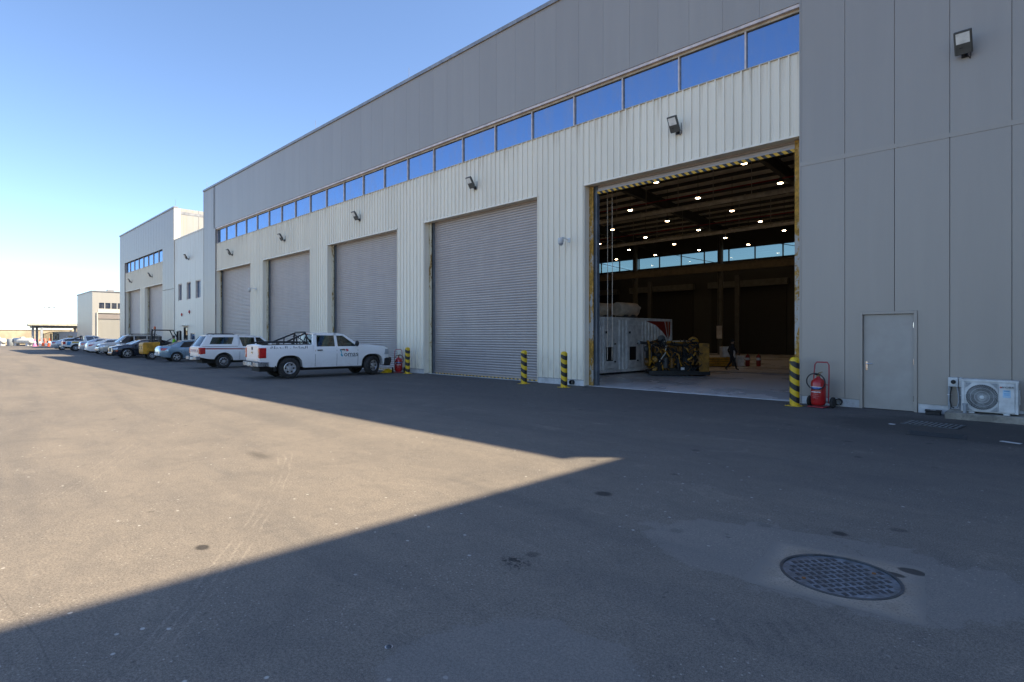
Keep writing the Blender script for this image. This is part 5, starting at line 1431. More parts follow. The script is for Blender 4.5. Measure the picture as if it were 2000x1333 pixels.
# manhole in its concrete collar
mh = thing('manhole_cover', 'round cast iron manhole cover set in a rough concrete square', 'manhole cover', (-1.165, 4.60, 0), R(11))
q = [(-.56, -.50), (.50, -.53), (.52, .54), (-.52, .50)]
import itertools
ring_o = []; ring_i = []
for k in range(64):
    a = 2 * PI * k / 64; ca, sa = math.cos(a), math.sin(a); best = 9
    for (p0, p1) in zip(q, q[1:] + q[:1]):
        ex, ey = p1[0] - p0[0], p1[1] - p0[1]; den = ca * ey - sa * ex
        if abs(den) > 1e-9:
            t_ = (p0[0] * ey - p0[1] * ex) / den
            if t_ > 0: best = min(best, t_)
    best *= 1 + random.uniform(-.018, .018)
    ring_o.append((ca * best, sa * best, .0012)); ring_i.append((.385 * ca, .385 * sa, .006))
MB().rings([ring_o, ring_i], cap=False).build('concrete_collar', M['collar'], mh)
MB().lathe([(.392, .004), (.392, .012), (.374, .012), (.374, -.03)], 56, cap=False).build('frame_ring', M['iron'], mh, smooth=30)
MB().cyl((0, 0, -.03), .372, .031, 56).build('cover_plate', M['ironbright'], mh)
tr = MB()
for i in range(-5, 6):
    for j in range(-6, 7):
        cx_, cy_ = i * .068, j * .055
        if math.hypot(cx_, cy_) < .335 and math.hypot(cx_, cy_ - .28) > .04 and math.hypot(cx_, cy_ + .28) > .04:
            q_ = random.uniform(.9, 1.1)
            tr.rings([[(cx_ + sx * .023 * s2 * q_, cy_ + sy * .0165 * s2, z_) for sx, sy in ((-1, -1), (1, -1), (1, 1), (-1, 1))] for z_, s2 in ((.0008, 1.0), (.0035, .9))])
tr.build('tread_pattern', plain('tread recess shade', (.05, .054, .062), .55, .2, .2, 30.0), mh, kind='stuff')  # raised pads coloured dark, standing in for the shade of recesses
for yy_ in (-.28, .28): MB().cyl((0, yy_, .001), .014, .006, 8).build('lifting_key_hole', M['rust'], mh)
mh.rotation_euler = (0, 0, R(-38)); 
for ch in mh.children:
    if ch.name.startswith('concrete_collar'): ch.rotation_euler = (0, 0, R(38 + 9))

gt = thing('drain_grate', 'slotted steel drain grate in dark asphalt before the concrete plinth', 'drain', (-1.83, 13.72, 0), R(-6))
MB().box(-.44, .44, -.30, .30, .001, .004).build('pit', M['cavity'], gt)
fr = MB(); fr.box(-.46, .46, -.33, -.30, .001, .014); fr.box(-.46, .46, .30, .33, .001, .014); fr.box(-.46, -.43, -.30, .30, .001, .014); fr.box(.43, .46, -.30, .30, .001, .014); fr.build('grate_frame', M['iron'], gt)
for k in range(11): MB().box(-.40 + k * .08 - .019, -.40 + k * .08 + .019, -.30, .30, .004, .012).build('bar', M['ironbright'], gt)
g2 = thing('cover_plate', 'dull ribbed iron service cover sunk in the asphalt below the drain grate', 'drain', (-1.60, 12.35, 0), R(6))
MB().rbox(-.42, .42, -.26, .26, .001, .008, .002).build('plate', plain('dark sunk iron', (.022, .027, .034), .6), g2)
for k in range(9): MB().box(-.38, .38, -.22 + k * .055 - .008, -.22 + k * .055 + .008, .008, .012).build('rib', plain('dark iron rib', (.03, .036, .045), .55), g2)
for lab, px, py, w_, rz_ in (('short worn white paint dash on the asphalt below the concrete plinth', -.61, 12.33, .27, -20), ('small pale strip lying left of the drain grate', -2.42, 13.25, .10, -10)):
    tag(MB().rbox(-w_ / 2, w_ / 2, -.05, .05, .001, .005, .002).build('paint_dash', M['plinth'], loc=(px, py, 0), rot=(0, 0, R(rz_))), lab, 'paint mark')
bt = thing('bolt_stud', 'tiny steel stud cap in the asphalt in the foreground', 'stud', (-2.71, 1.78, 0)); MB().lathe([(.016, .001), (.016, .006), (.010, .010), (.001, .011)], 12).build('head', M['iron'], bt, smooth=40); MB().cyl((0, 0, .0005), .024, .002, 12).build('washer', M['chrome'], bt)

# floodlights
def floodlight(label, x, y, z, grp, tilt=58, yaw=0, s=1.0):
    t = thing('floodlight', label, 'floodlight', (x, y, z), R(yaw), grp)
    t.scale = (s * .94,) * 3
    br = MB(); br.box(-.06, .06, -.02, 0, -.07, .07); br.tube([(0, -.01, 0), (0, -.16, -.02)], .028, 8); br.tube([(-.10, -.16, -.02), (.10, -.16, -.02)], .022, 8); br.build('bracket', M['black'], t)
    hd = empty('lamp_head', (0, -.18, 0), 0, t); hd.rotation_euler = (R(90 - tilt) , 0, 0)
    # head: panel in local XZ, face towards -Y, hinge at the bottom
    MB().rbox(-.165, .165, -.045, .045, -.04, .47, .02).build('housing', M['flood'], hd)
    for k in range(7): MB().box(-.13 + k * .043 - .004, -.13 + k * .043 + .004, .045, .075, .05, .42).build('cooling_fin', M['flood'], hd)
    MB().box(-.125, .125, -.052, -.044, .20, .43).build('lens', M['floodlens'], hd)
    MB().box(-.07, -.01, -.049, -.044, .10, .115).build('name_plate', M['ink'], hd)
    MB().tube([(.06, -.03, -.03), (.08, -.10, -.10), (.10, -.03, -.12), (.11, 0, -.04), (.11, 0, .28)], .009, 6).build('cable', M['black'], t, smooth=60)
    return t
FG = 'floodlights along the hall front'
zf = 7.93
names = ['floodlight on the pale band above the open bay', 'floodlight above the nearest closed shutter', 'floodlight above the second closed shutter, behind the pickup cab', 'floodlight above the third closed shutter of the big hall', 'floodlight above the leftmost shutter of the big hall']
for i, nm in enumerate(names): floodlight(nm, -8.35 - 9.2 * i, YS - .052, zf, FG)
floodlight('floodlight high on the grey wall above the steel door', -1.53, YF - .003, 7.88, FG)
floodlight('floodlight on the cream link block above its three windows', -55.6, YF + .03, 8.6, FG)
floodlight('floodlight above the right shutter of the far hall', -67.9, YS - .052, zf, FG)
floodlight('floodlight above the left shutter of the far hall', -76.6, YS - .052, zf, FG)

def cctv(label, x, z):
    t = thing('security_camera', label, 'camera', (x, YS - .052, z), 0, 'white security cameras on the pale pillars')
    MB().rbox(-.06, .06, -.03, 0, -.08, .08, .01).build('wall_plate', M['acwhite'], t); MB().tube([(0, -.02, 0), (-.02, -.30, .06), (-.03, -.42, .03)], .022, 8).build('arm', M['acwhite'], t, smooth=50)
    MB().lathe([(.095, .03), (.105, 0), (.105, -.10), (.09, -.15)], 18, 'z', (-.03, -.44, 0)).build('housing', M['acwhite'], t, smooth=40); MB().lathe([(.085, -.15), (.08, -.19), (.05, -.225), (.005, -.235)], 16, 'z', (-.03, -.44, 0)).build('dome', M['grey'], t, smooth=60)
cctv('white dome camera on the pale pillar left of the open bay', -12.55, 5.15)
cctv('white dome camera on the pillar between the two leftmost shutters', -40.6, 5.05)
for lab, px, pz in (('round red alarm bell left above the link block door', -57.6, 3.7), ('round red alarm bell right above the link block door', -55.4, 3.9)):
    t = thing('alarm_bell', lab, 'bell', (px, YF + .03, pz), 0, 'alarm bells on the link block'); MB().lathe([(.13, 0), (.13, -.05), (.09, -.09), (.01, -.10)], 16, 'y').build('gong', M['red'], t, smooth=50); MB().box(-.05, .05, -.02, .0, -.2, -.1).build('backbox', M['black'], t)
wg_ = MB().prism([(-.35, 0.0), (.35, 0.0), (.05, .20), (-.05, .20)], 'x', -.08, .08)
tag(wg_.build('wheel_chock', M['yelcap'], loc=(-22.95, 15.0, .001)), 'yellow wheel chock under the nose of the white pickup', 'chock')
# ------------------------------------------------------------------ inside the open bay
lampm = MB().lathe([(.02, .30), (.07, .28), (.10, .18), (.155, .02), (.16, 0), (.145, .0)], 16, cap=False).mesh('shade', M['steel'], 50)
bulbm = MB().lathe([(.14, .01), (.125, -.025), (.08, -.04), (.005, -.045)], 16).mesh('bulb', M['lampon'], 50)
rodm = MB().cyl((0, 0, .28), .015, 2.2, 6).mesh('drop_rod', M['steel'])
for j in range(6):
    for i in range(6):
        x_, y_ = -10.9 - 4.7 * i + (j % 2) * .0, 27.0 + 4.85 * j
        if i > 4 and j < 3: continue
        col = ['first', 'second', 'third', 'fourth', 'fifth', 'sixth']
        t = thing('high_bay_lamp', 'lit round hanging lamp, %s row from the open bay, %s from the right' % (col[j], col[i]), 'lamp', (x_, y_, 10.0), 0, 'lit lamps under the hall roof')
        inst('shade', lampm, t); inst('bulb', bulbm, t); inst('drop_rod', rodm, t)

# generator container with silencers on its roof
ct = thing('generator_container', 'white generator container with ribbed side and red corner flash inside the bay', 'container', (-15.62, 23.25, 0), R(90 - 3.4))
# local x along length (into the hall), y left (-X side), right side faces the camera (-y)
CL, CW, CH = 3.03, 1.22, 2.60
core = MB().box(-CL + .05, CL - .05, -CW + .06, CW - .03, .16, CH - .06); core.build('core', M['gwhite'], ct)
fr = MB()
for xx in (-CL, CL - .12):
    for yy_ in (-CW, CW - .12): fr.box(xx, xx + .12, yy_, yy_ + .12, .12, CH - .12)
for zz in (.10, CH - .12):
    for yy_ in (-CW, CW - .12): fr.box(-CL, CL, yy_, yy_ + .12, zz, zz + .12)
fr.build('frame', M['gwhite'], ct)
MB().box(-CL + .1, CL - .1, -CW + .10, CW - .1, 0.01, .10).build('skid', M['black'], ct)
def corr(x0, x1, nm='ribbed_side'):
    n = max(2, int((x1 - x0) / .26)); p = (x1 - x0) / n; pts = []
    for i in range(n):
        a = x0 + i * p; pts += [(a, 0), (a + p * .3, 0), (a + p * .45, .05), (a + p * .75, .05), (a + p * .95, 0)]
    pts.append((x1, 0))
    MB().grid([[(q[0], -CW + .02 + q[1], z) for q in pts] for z in (.22, CH - .12)]).build(nm, M['gwhite'], ct)
corr(.25, CL - .12); corr(-1.55, -.75); corr(-CL + .12, -2.45)
for dx_ in (-2.02, -.28):
    d = empty('service_door', (dx_, -CW + .03, 0), 0, ct)
    MB().rbox(-.42, .42, -.012, .03, .30, CH - .35, .01).build('door_leaf', M['gwhite'], d)
    MB().box(-.28, .22, -.017, -.011, .62, 1.25).build('louvre', M['black'], d)
    for zz in (.55, 1.35): MB().rbox(.30, .40, -.05, -.01, zz, zz + .07, .01).build('latch', M['black'], d)
    MB().rbox(-.34, -.20, -.03, -.01, 1.86, 1.96, .01).build('latch', M['black'], d)
MB().add([(.75, -CW + .016, CH - .13), (2.35, -CW + .016, CH - .13), (2.62, -CW + .016, CH - .98), (2.2, -CW + .016, CH - .66), (1.6, -CW + .016, CH - .33)], [(0, 1, 2, 3, 4)]).build('red_flash', M['gred'], ct)
MB().add([(2.42, -CW + .016, CH - .13), (2.66, -CW + .016, CH - .13), (2.72, -CW + .016, CH - .9), (2.68, -CW + .016, CH - .98)], [(0, 1, 2, 3)]).build('orange_flash', M['gorange'], ct)
MB().add([(2.71, -CW + .016, CH - .13), (2.88, -CW + .016, CH - .13), (2.88, -CW + .016, CH - .8), (2.77, -CW + .016, CH - .95)], [(0, 1, 2, 3)]).build('orange_flash', M['gorange'], ct)
text('side_lettering', 'omas', .36, M['ink'], ct, frame((1.85, -CW + .012, 1.22), (1, 0, 0), (0, 0, 1)))
for k, (yy_, x0_, x1_) in enumerate(((-.55, -.72, .85), (.45, -1.05, .55))):
    m_ = MB(); m_.lathe([(.01, x0_), (.30, x0_ + .01), (.33, x0_ + .05), (.33, x1_ - .12), (.24, x1_), (.02, x1_ + .01)], 20, 'x', (0, yy_, CH + .42)); m_.build('silencer', M['cream'], ct, smooth=40)
    MB().tube([(x1_ - .05, yy_, CH + .42), (x1_ + .18, yy_, CH + .44), (x1_ + .28, yy_, CH + .56)], .10, 10).build('tail_pipe', M['cream'], ct, smooth=50)
    for xx in (x0_ + .5, x1_ - .5): MB().box(xx - .09, xx + .09, yy_ - .28, yy_ + .28, CH - .0, CH + .16).build('saddle', M['steel'], ct)

# big yellow diesel engine on a skid
en = thing('diesel_engine', 'large oily yellow diesel engine on a black skid inside the bay', 'engine', (-12.45, 23.05, 0), math.atan2(.6993, .7149) - .10)
def eb(mb, nm, mt, **k): return mb.build(nm, M[mt], en, **k)
eb(MB().box(-1.15, 1.45, -.62, -.50, .04, .22).box(-1.15, 1.45, .50, .62, .04, .22).box(-1.1, -.95, -.5, .5, .05, .2).box(1.2, 1.35, -.5, .5, .05, .2), 'skid', 'black')
eb(MB().rbox(-.95, .80, -.38, .38, .18, .52, .06), 'sump', 'black', smooth=40)
eb(MB().rbox(-.95, .80, -.42, .42, .52, 1.02, .05), 'block', 'black', smooth=40)
for sg in (-1, 1):
    for k in range(8):
        xx = -.82 + k * .21
        eb(MB().rbox(xx - .085, xx + .085, sg * .34 - .14, sg * .34 + .14, 1.00, 1.28, .03), 'cylinder_head', 'yellow2', smooth=40)
        if sg < 0:
            eb(MB().tube([(xx, -.47, 1.22), (xx + .01, -.56, 1.10), (xx + .02, -.54, .85)], .028, 6), 'fuel_line', 'yellow2' if k % 2 else 'black', smooth=50)
            eb(MB().rbox(xx - .07, xx + .07, -.47, -.42, .60, .82, .02), 'inspection_cover', 'yellow2' if k % 3 else 'black')
eb(MB().tube([(-.9, -.12, 1.40), (.75, -.12, 1.40)], .09, 10), 'exhaust_manifold', 'steel', smooth=50)
eb(MB().tube([(-.9, .12, 1.40), (.75, .12, 1.40)], .09, 10), 'exhaust_manifold', 'steel', smooth=50)
eb(MB().tube([(-.35, -.36, 1.48), (.35, -.36, 1.50), (.72, -.34, 1.50)], .055, 8), 'air_pipe', 'yellow', smooth=50)
eb(MB().tube([(-.1, -.42, 1.51), (.62, -.40, 1.52)], .022, 6), 'rail_pipe', 'duct', smooth=50)
eb(MB().lathe([(.05, -.16), (.22, -.12), (.25, 0), (.22, .12), (.05, .16)], 18, 'y', (.82, -.18, 1.46)), 'turbocharger', 'yellow', smooth=45)
eb(MB().lathe([(.04, -.12), (.15, -.08), (.17, 0), (.15, .08), (.04, .12)], 16, 'y', (-.55, -.14, 1.62)), 'turbocharger', 'steel', smooth=45)
# front gear case with curved hose rim
eb(MB().lathe([(.50, 0), (.56, .06), (.56, .14), (.30, .18), (.05, .20)], 26, 'x', (-1.16, 0, .88)), 'gear_case', 'black', smooth=40)
eb(MB().tube([(-1.12, -.62 * math.cos(R(a)), .86 + .66 * math.sin(R(a))) for a in range(-50, 110, 12)], .045, 8), 'coolant_hose', 'yellow', smooth=50)
eb(MB().lathe([(.10, -.1), (.17, -.08), (.17, .08), (.10, .1)], 14, 'x', (-1.22, -.34, .60)), 'pulley', 'yellow2', smooth=45)
eb(MB().lathe([(.08, -.1), (.13, -.08), (.13, .08), (.08, .1)], 14, 'x', (-1.22, -.25, 1.18)), 'pulley', 'steel', smooth=45)
eb(MB().lathe([(.10, -.12), (.15, -.06), (.16, .06), (.10, .12)], 14, 'y', (-.90, -.52, .72)), 'water_pump', 'yellow', smooth=45)
eb(MB().lathe([(.10, -.12), (.14, -.06), (.15, .06), (.10, .12)], 14, 'y', (-.92, -.50, .32)), 'oil_pump', 'yellow', smooth=45)
eb(MB().cyl((-.45, -.60, .36), .11, .42, 14), 'oil_filter', 'steel', smooth=45)
eb(MB().cyl((-.18, -.60, .36), .11, .42, 14), 'oil_filter', 'yellow2', smooth=45)
eb(MB().cyl((.10, -.60, .34), .10, .40, 14), 'oil_filter', 'black', smooth=45)
eb(MB().tube([(-.42, -.58, 1.30), (-.46, -.66, 1.0), (-.62, -.68, .78), (-.72, -.66, .62)], .022, 6), 'bright_hose', 'duct', smooth=50)
eb(MB().tube([(-.05, -.56, 1.05), (.12, -.66, .9), (.14, -.66, .6), (.24, -.62, .45)], .035, 8), 'coolant_pipe', 'yellow', smooth=50)
eb(MB().tube([(.80, -.45, 1.35), (.84, -.56, 1.0), (.66, -.60, .80), (.5, -.58, .7)], .045, 8), 'coolant_pipe', 'yellow', smooth=50)
eb(MB().tube([(.90, -.45, .95), (1.0, -.55, .7), (.9, -.5, .5)], .05, 8), 'coolant_pipe', 'yellow2', smooth=50)
eb(MB().tube([(-1.5, -.15, 1.45), (-1.1, -.15, 1.42), (-.7, -.10, 1.5)], .07, 10), 'inlet_pipe', 'black', smooth=50)
eb(MB().lathe([(.05, 0), (.11, .02), (.11, .08), (.06, .10)], 14, 'x', (-1.58, -.15, 1.45)), 'inlet_flange', 'grey', smooth=45)
rd = MB(); rd.box(.98, 1.40, -.66, -.58, .20, 1.42); rd.box(.98, 1.40, .58, .66, .20, 1.42); rd.box(.98, 1.40, -.58, .58, 1.02, 1.42); rd.box(1.30, 1.38, -.58, .58, .2, 1.02)
eb(rd, 'radiator_frame', 'yellow3'); eb(MB().box(1.02, 1.28, -.56, .56, .30, 1.0), 'radiator_core', 'black')
random.seed(11)
for mt_, cnt in (('black', 110), ('yellow2', 34), ('yellow', 10)):
    hr_ = MB()
    for k in range(cnt):
        a_ = Vector((random.uniform(-1.1, 1.0), random.uniform(-.66, -.50), random.uniform(.30, 1.55))); b_ = a_ + Vector((random.uniform(-.35, .35), random.uniform(-.05, .12), random.uniform(-.35, .35)))
        b_.z = max(.2, min(1.6, b_.z)); hr_.tube([a_, (a_ + b_) / 2 + Vector((0, -.05, random.uniform(-.08, .08))), b_], random.uniform(.012, .035), 6)
    eb(hr_, 'pipework', mt_, smooth=50, kind='stuff')
eb(MB().rbox(.2, .36, -.64, -.60, .26, .38, .01), 'plate', 'white')

cb = thing('electric_cabinet', 'cream metal cabinet standing behind the engine', 'cabinet', (-14.05, 32.4, 0), R(40))
MB().rbox(-.36, .36, -.30, .30, .50, 1.12, .02).build('casing', M['acwhite'], cb); MB().box(-.30, .30, -.31, -.301, .56, 1.06).build('door', M['gwhite'], cb); MB().box(-.4, .4, -.34, .34, 0.01, .49).build('stand', M['steel'], cb)
yb_ = thing('yellow_crate', 'low yellow slatted crate on the hall floor beside the engine', 'crate', (-14.0, 31.0, 0), R(44))
for k in range(4): MB().box(-.65, .65, -.36, -.32, .06 + k * .13, .16 + k * .13).build('slat', M['yellow'], yb_)
for k in range(4): MB().box(.61, .65, -.32, .36, .06 + k * .13, .16 + k * .13).build('slat', M['yellow'], yb_)
MB().box(-.60, .60, -.315, .33, .02, .50).build('contents', M['yellow2'], yb_); MB().rbox(-.62, .1, -.3, .3, .51, .55, .01).build('white_sheet', M['gwhite'], yb_)
c2 = thing('grey_cabinet', 'small pale cabinet between the walking person and the red extinguishers', 'cabinet', (-13.35, 32.4, 0), R(44)); MB().rbox(-.16, .22, -.2, .2, .02, .62, .015).build('casing', M['gwhite'], c2); MB().box(.21, .225, -.15, .15, .1, .55).build('door', M['acwhite'], c2)
for lab, px, py in (('red extinguisher with white label standing in the dark hall', -12.95, 32.6), ('second red extinguisher at the edge of the dark hall group', -12.45, 32.9)):
    t = thing('hall_extinguisher', lab, 'extinguisher', (px, py, 0), 0, 'extinguishers standing inside the hall')
    MB().lathe([(.10, .01), (.12, .03), (.12, .55), (.09, .62), (.04, .66), (.01, .72)], 16).build('cylinder', M['gred'], t, smooth=50); MB().lathe([(.122, .36), (.122, .50)], 16, cap=False).build('label', M['white'], t, smooth=50); MB().tube([(.03, 0, .68), (.12, -.03, .62), (.15, -.03, .3)], .012, 6).build('hose', M['black'], t)
for lab, dx_ in (('left one of two pale hanging chains at the left of the open bay', 0), ('right one of two pale hanging chains at the left of the open bay', .20)):
    tag(MB().tube([(-11.62 + dx_, 16.75, 6.9), (-11.61 + dx_, 16.75, 3.5), (-11.62 + dx_, 16.75, .9)], .011, 6).build('hoist_chain', M['cream']), lab, 'chain', 'hand chains of the open shutter')

# ------------------------------------------------------------------ people
def person(label, loc, rz, joints, mats, hscale=1.0, hair='hair'):
    """one continuous skinned body; joints dict name -> (pos, radius)"""
    edges = [('pelvis', 'belly'), ('belly', 'chest'), ('chest', 'neck'), ('neck', 'head'), ('head', 'crown'), ('head', 'nose')]
    for s_ in 'lr':
        edges += [('chest', s_ + 'sh'), (s_ + 'sh', s_ + 'el'), (s_ + 'el', s_ + 'wr'), (s_ + 'wr', s_ + 'palm'), ('pelvis', s_ + 'hip'), (s_ + 'hip', s_ + 'kn'), (s_ + 'kn', s_ + 'an'), (s_ + 'an', s_ + 'toe')]
        edges += [(s_ + 'palm', s_ + 'f%d' % k) for k in range(4)] + [(s_ + 'wr', s_ + 'th')]
    J = dict(joints)
    for s_, sg in (('l', 1), ('r', -1)):
        w_, p_ = Vector(J[s_ + 'wr'][0]), None
        d = (w_ - Vector(J[s_ + 'el'][0])).normalized(); side = d.cross(Vector((0, 1, 0)))
        if side.length < .1: side = Vector((1, 0, 0))
        side.normalize(); pm = w_ + d * .08; J[s_ + 'palm'] = (tuple(pm), .026)
        for k, l_ in enumerate((.075, .09, .085, .065)): J[s_ + 'f%d' % k] = (tuple(pm + d * l_ + side * (.028 - .018 * k) + Vector((.02, -sg * .012, 0))), .009)
        J[s_ + 'th'] = (tuple(w_ + d * .075 + side * .05), .010)
    names_ = list(J); idx = {n_: i for i, n_ in enumerate(names_)}
    me = bpy.data.meshes.new('skin'); me.from_pydata([J[n_][0] for n_ in names_], [(idx[a], idx[b]) for a, b in edges], [])
    o = bpy.data.objects.new('skin_tmp', me); C.objects.link(o)
    m_ = o.modifiers.new('s', 'SKIN'); ss = o.modifiers.new('u', 'SUBSURF'); ss.levels = 2; ss.render_levels = 2
    for i, n_ in enumerate(names_):
        sv = me.skin_vertices[0].data[i]; r_ = J[n_][1]; sv.radius = r_ if isinstance(r_, tuple) else (r_, r_); sv.use_root = (n_ == 'pelvis')
    dg = bpy.context.evaluated_depsgraph_get(); bm_ = bpy.data.meshes.new_from_object(o.evaluated_get(dg)); bpy.data.objects.remove(o)
    for q in mats: bm_.materials.append(q)
    hd = Vector(J['head'][0]); zn = J['neck'][0][2]; zp = J['pelvis'][0][2] - .02
    wr = [Vector(J['lwr'][0]), Vector(J['rwr'][0])]
    for p in bm_.polygons:
        c_ = p.center; k = 1
        if c_.z > zn + .01: k = 0
        elif min((c_ - w_).length for w_ in wr) < .05 or min((c_ - Vector(J[s_ + 'palm'][0])).length for s_ in 'lr') < .13: k = 0
        elif c_.z < zp: k = 2
        if c_.z < max(J['lan'][0][2], J['ran'][0][2]) + .02 and min((c_ - Vector(J[s_ + 'toe'][0])).length for s_ in 'lr') < .20: k = 3
        if any((c_ - Vector(J[s_ + 'an'][0])).length < .07 for s_ in 'lr'): k = 3
        p.material_index = k; p.use_smooth = True
    root = thing('person', label, 'person', loc, rz); root.scale = (hscale,) * 3
    b = bpy.data.objects.new('body', bm_); C.objects.link(b); b.parent = root
    hr = MB(); hr.sphere((hd.x - .015, hd.y, hd.z + .045), .105, 14, 10, (1.0, .82, .95)); hr.build('hair', M[hair], root, smooth=60)
    for sg in (1, -1):
        MB().sphere((hd.x + .088, hd.y + sg * .032, hd.z + .0), .012, 8, 6).build('eye', M['white'], root, smooth=60); MB().sphere((hd.x, hd.y + sg * .083, hd.z - .005), .03, 8, 6, (.6, .35, 1)).build('ear', mats[0], root, smooth=60)
    MB().sphere((hd.x + .085, hd.y, hd.z - .062), .022, 8, 6, (.5, 1.1, .35)).build('mouth', plain('lips', (.22, .08, .07), .6), root, smooth=60)
    return root
walk = dict(pelvis=((0, 0, .93), (.15, .12)), belly=((.01, 0, 1.10), (.145, .115)), chest=((.03, 0, 1.33), (.17, .12)), neck=((.04, 0, 1.50), .055), head=((.07, 0, 1.63), (.085, .095)), crown=((.05, 0, 1.72), .06), nose=((.155, 0, 1.62), .018),
            lsh=((.02, .19, 1.42), .065), lel=((-.10, .25, 1.14), .048), lwr=((-.02, .25, .90), .034), rsh=((.04, -.19, 1.42), .065), rel=((.12, -.24, 1.15), .048), rwr=((.28, -.20, .97), .034),
            lhip=((.02, .10, .88), .095), lkn=((.22, .10, .50), .068), lan=((.30, .10, .09), .045), ltoe=((.46, .11, .035), .036), rhip=((-.02, -.10, .88), .095), rkn=((-.06, -.10, .49), .068), ran=((-.34, -.10, .13), .045), rtoe=((-.24, -.11, .035), .036))
person('person in dark clothes walking to the right inside the open bay', (-12.0, 28.15, 0), R(40), walk, [M['skin'], M['darkcloth'], M['darkcloth'], M['shoe']], .90)
stand = dict(pelvis=((0, 0, .94), (.15, .12)), belly=((.0, 0, 1.11), (.145, .115)), chest=((.01, 0, 1.34), (.175, .125)), neck=((.01, 0, 1.51), .055), head=((.04, 0, 1.64), (.085, .095)), crown=((.02, 0, 1.73), .06), nose=((.125, 0, 1.63), .018),
             lsh=((0, .19, 1.43), .066), lel=((-.02, .25, 1.14), .05), lwr=((.12, .22, .94), .034), rsh=((0, -.19, 1.43), .066), rel=((-.02, -.25, 1.14), .05), rwr=((.12, -.22, .95), .034),
             lhip=((0, .10, .89), .095), lkn=((.02, .11, .49), .068), lan=((-.02, .12, .09), .045), ltoe=((.15, .14, .035), .036), rhip=((0, -.10, .89), .095), rkn=((.02, -.11, .49), .068), ran=((-.02, -.12, .09), .045), rtoe=((.15, -.14, .035), .036))
pr = person('person in a green hi-vis vest standing behind the silver blue sedan', (-46.6, 12.2, 0), R(-120), stand, [M['skin'], M['hivis'], M['darkcloth'], M['shoe']], 1.0)

# ------------------------------------------------------------------ far end of the yard
cn = thing('gate_canopy', 'entrance canopy with dark posts and long flat roof at the far end', 'canopy', (-140, 16, 0))
# posts stand on a line that recedes to the left of the far hall
def cpt(o, mb, nm, mt): return pb(o, mb, nm, M[mt])
can = [(-130.8, 12.0), (-135.5, 13.0), (-129.7, 13.1), (-144.2, 19.8), (-139.8, 20.0), (-134.1, 19.9)]
for a, b in can: cpt(cn, MB().box(a - .17, a + .17, b - .17, b + .17, 0, 3.3), 'post', 'grey')
rfm = MB(); rfm.prism([(-128.6, 11.2), (-131.2, 20.8), (-147, 20.8), (-145, 12.4)], 'z', 3.61, 4.0); cpt(cn, rfm, 'roof', 'canopy')
rfm = MB(); rfm.prism([(-129.1, 11.7), (-131.6, 20.5), (-146.6, 20.5), (-144.6, 12.8)], 'z', 3.3, 3.6); cpt(cn, rfm, 'beam', 'steel')
wl = thing('boundary_wall', 'long sand coloured boundary wall with dark pilaster at the far left', 'wall', (-140, 0, 0))
wlm = MB(); wlm.box(-150.3, -150, -90, 60, 0, 2.9); pb(wl, wlm, 'wall', M['sand']); pb(wl, MB().box(-150.4, -149.9, -90, 60, 2.901, 3.05), 'coping', M['sand'])
for k in range(13): pb(wl, MB().box(-149.99, -149.75, -88 + k * 12, -87.4 + k * 12, 0, 3.2), 'pilaster', M['sand'] if k != 7 else M['steel'])
# gate
gte = thing('iron_gate', 'black arched iron double gate below the canopy', 'gate', (-136.2, 15.1, 0), math.atan2(.6993, .7149))
for k in range(-9, 10):
    x_ = k * .15; h_ = 2.35 - .18 * abs(k) / 9 * 2
    MB().cyl((x_, 0, .05), .03, h_, 5).build('bar', M['ironwork'], gte)
MB().box(-1.4, 1.4, -.03, .03, .05, .75).build('lower_panel', M['ironwork'], gte); MB().tube([(-1.42, 0, 2.05), (-.7, 0, 2.28), (0, 0, 2.48), (.7, 0, 2.28), (1.42, 0, 2.05)], .05, 6).build('arch_rail', M['ironwork'], gte)
for x_ in (-1.45, 0, 1.45): MB().box(x_ - .07, x_ + .07, -.07, .07, 0, 2.2).build('stile', M['ironwork'], gte)
# water tanks
def tank(label, x, y, l, r, rz):
    t = thing('water_tank', label, 'tank', (x, y, 0), rz, 'white horizontal tanks by the boundary wall')
    MB().lathe([(.02, -l), (r * .6, -l + .02), (r * .95, -l + .14), (r, -l + .3), (r, l - .3), (r * .95, l - .14), (r * .6, l - .02), (.02, l)], 24, 'x', (0, 0, r + .35)).build('shell', M['tankw'], t, smooth=50)
    MB().lathe([(.35, 0), (.35, .15), (.28, .22), (.01, .23)], 14, 'z', (0, 0, 2 * r + .33)).build('manhole', M['tankw'], t, smooth=45)
    for s_ in (-1, 1): MB().prism([(-r * .8, 0), (r * .8, 0), (r * .7, .7), (-r * .7, .7)], 'x', s_ * l * .6 - .2, s_ * l * .6 + .2).build('saddle', M['plinth'], t)
VA = math.atan2(.6993, .7149)
tank('white horizontal tank on saddles left of the gate canopy', -130.6, 10.6, 1.75, .52, VA)
tank('second white tank further left, cut by the picture edge', -133.6, 7.6, 1.2, .50, VA)
mx_ = thing('mortar_bin', 'grey round bin between the two white tanks', 'bin', (-131.2, 9.0, 0)); MB().lathe([(.35, .02), (.42, .1), (.45, 1.2), (.40, 1.25), (.01, 1.27)], 16).build('bin', M['grey'], mx_, smooth=40)
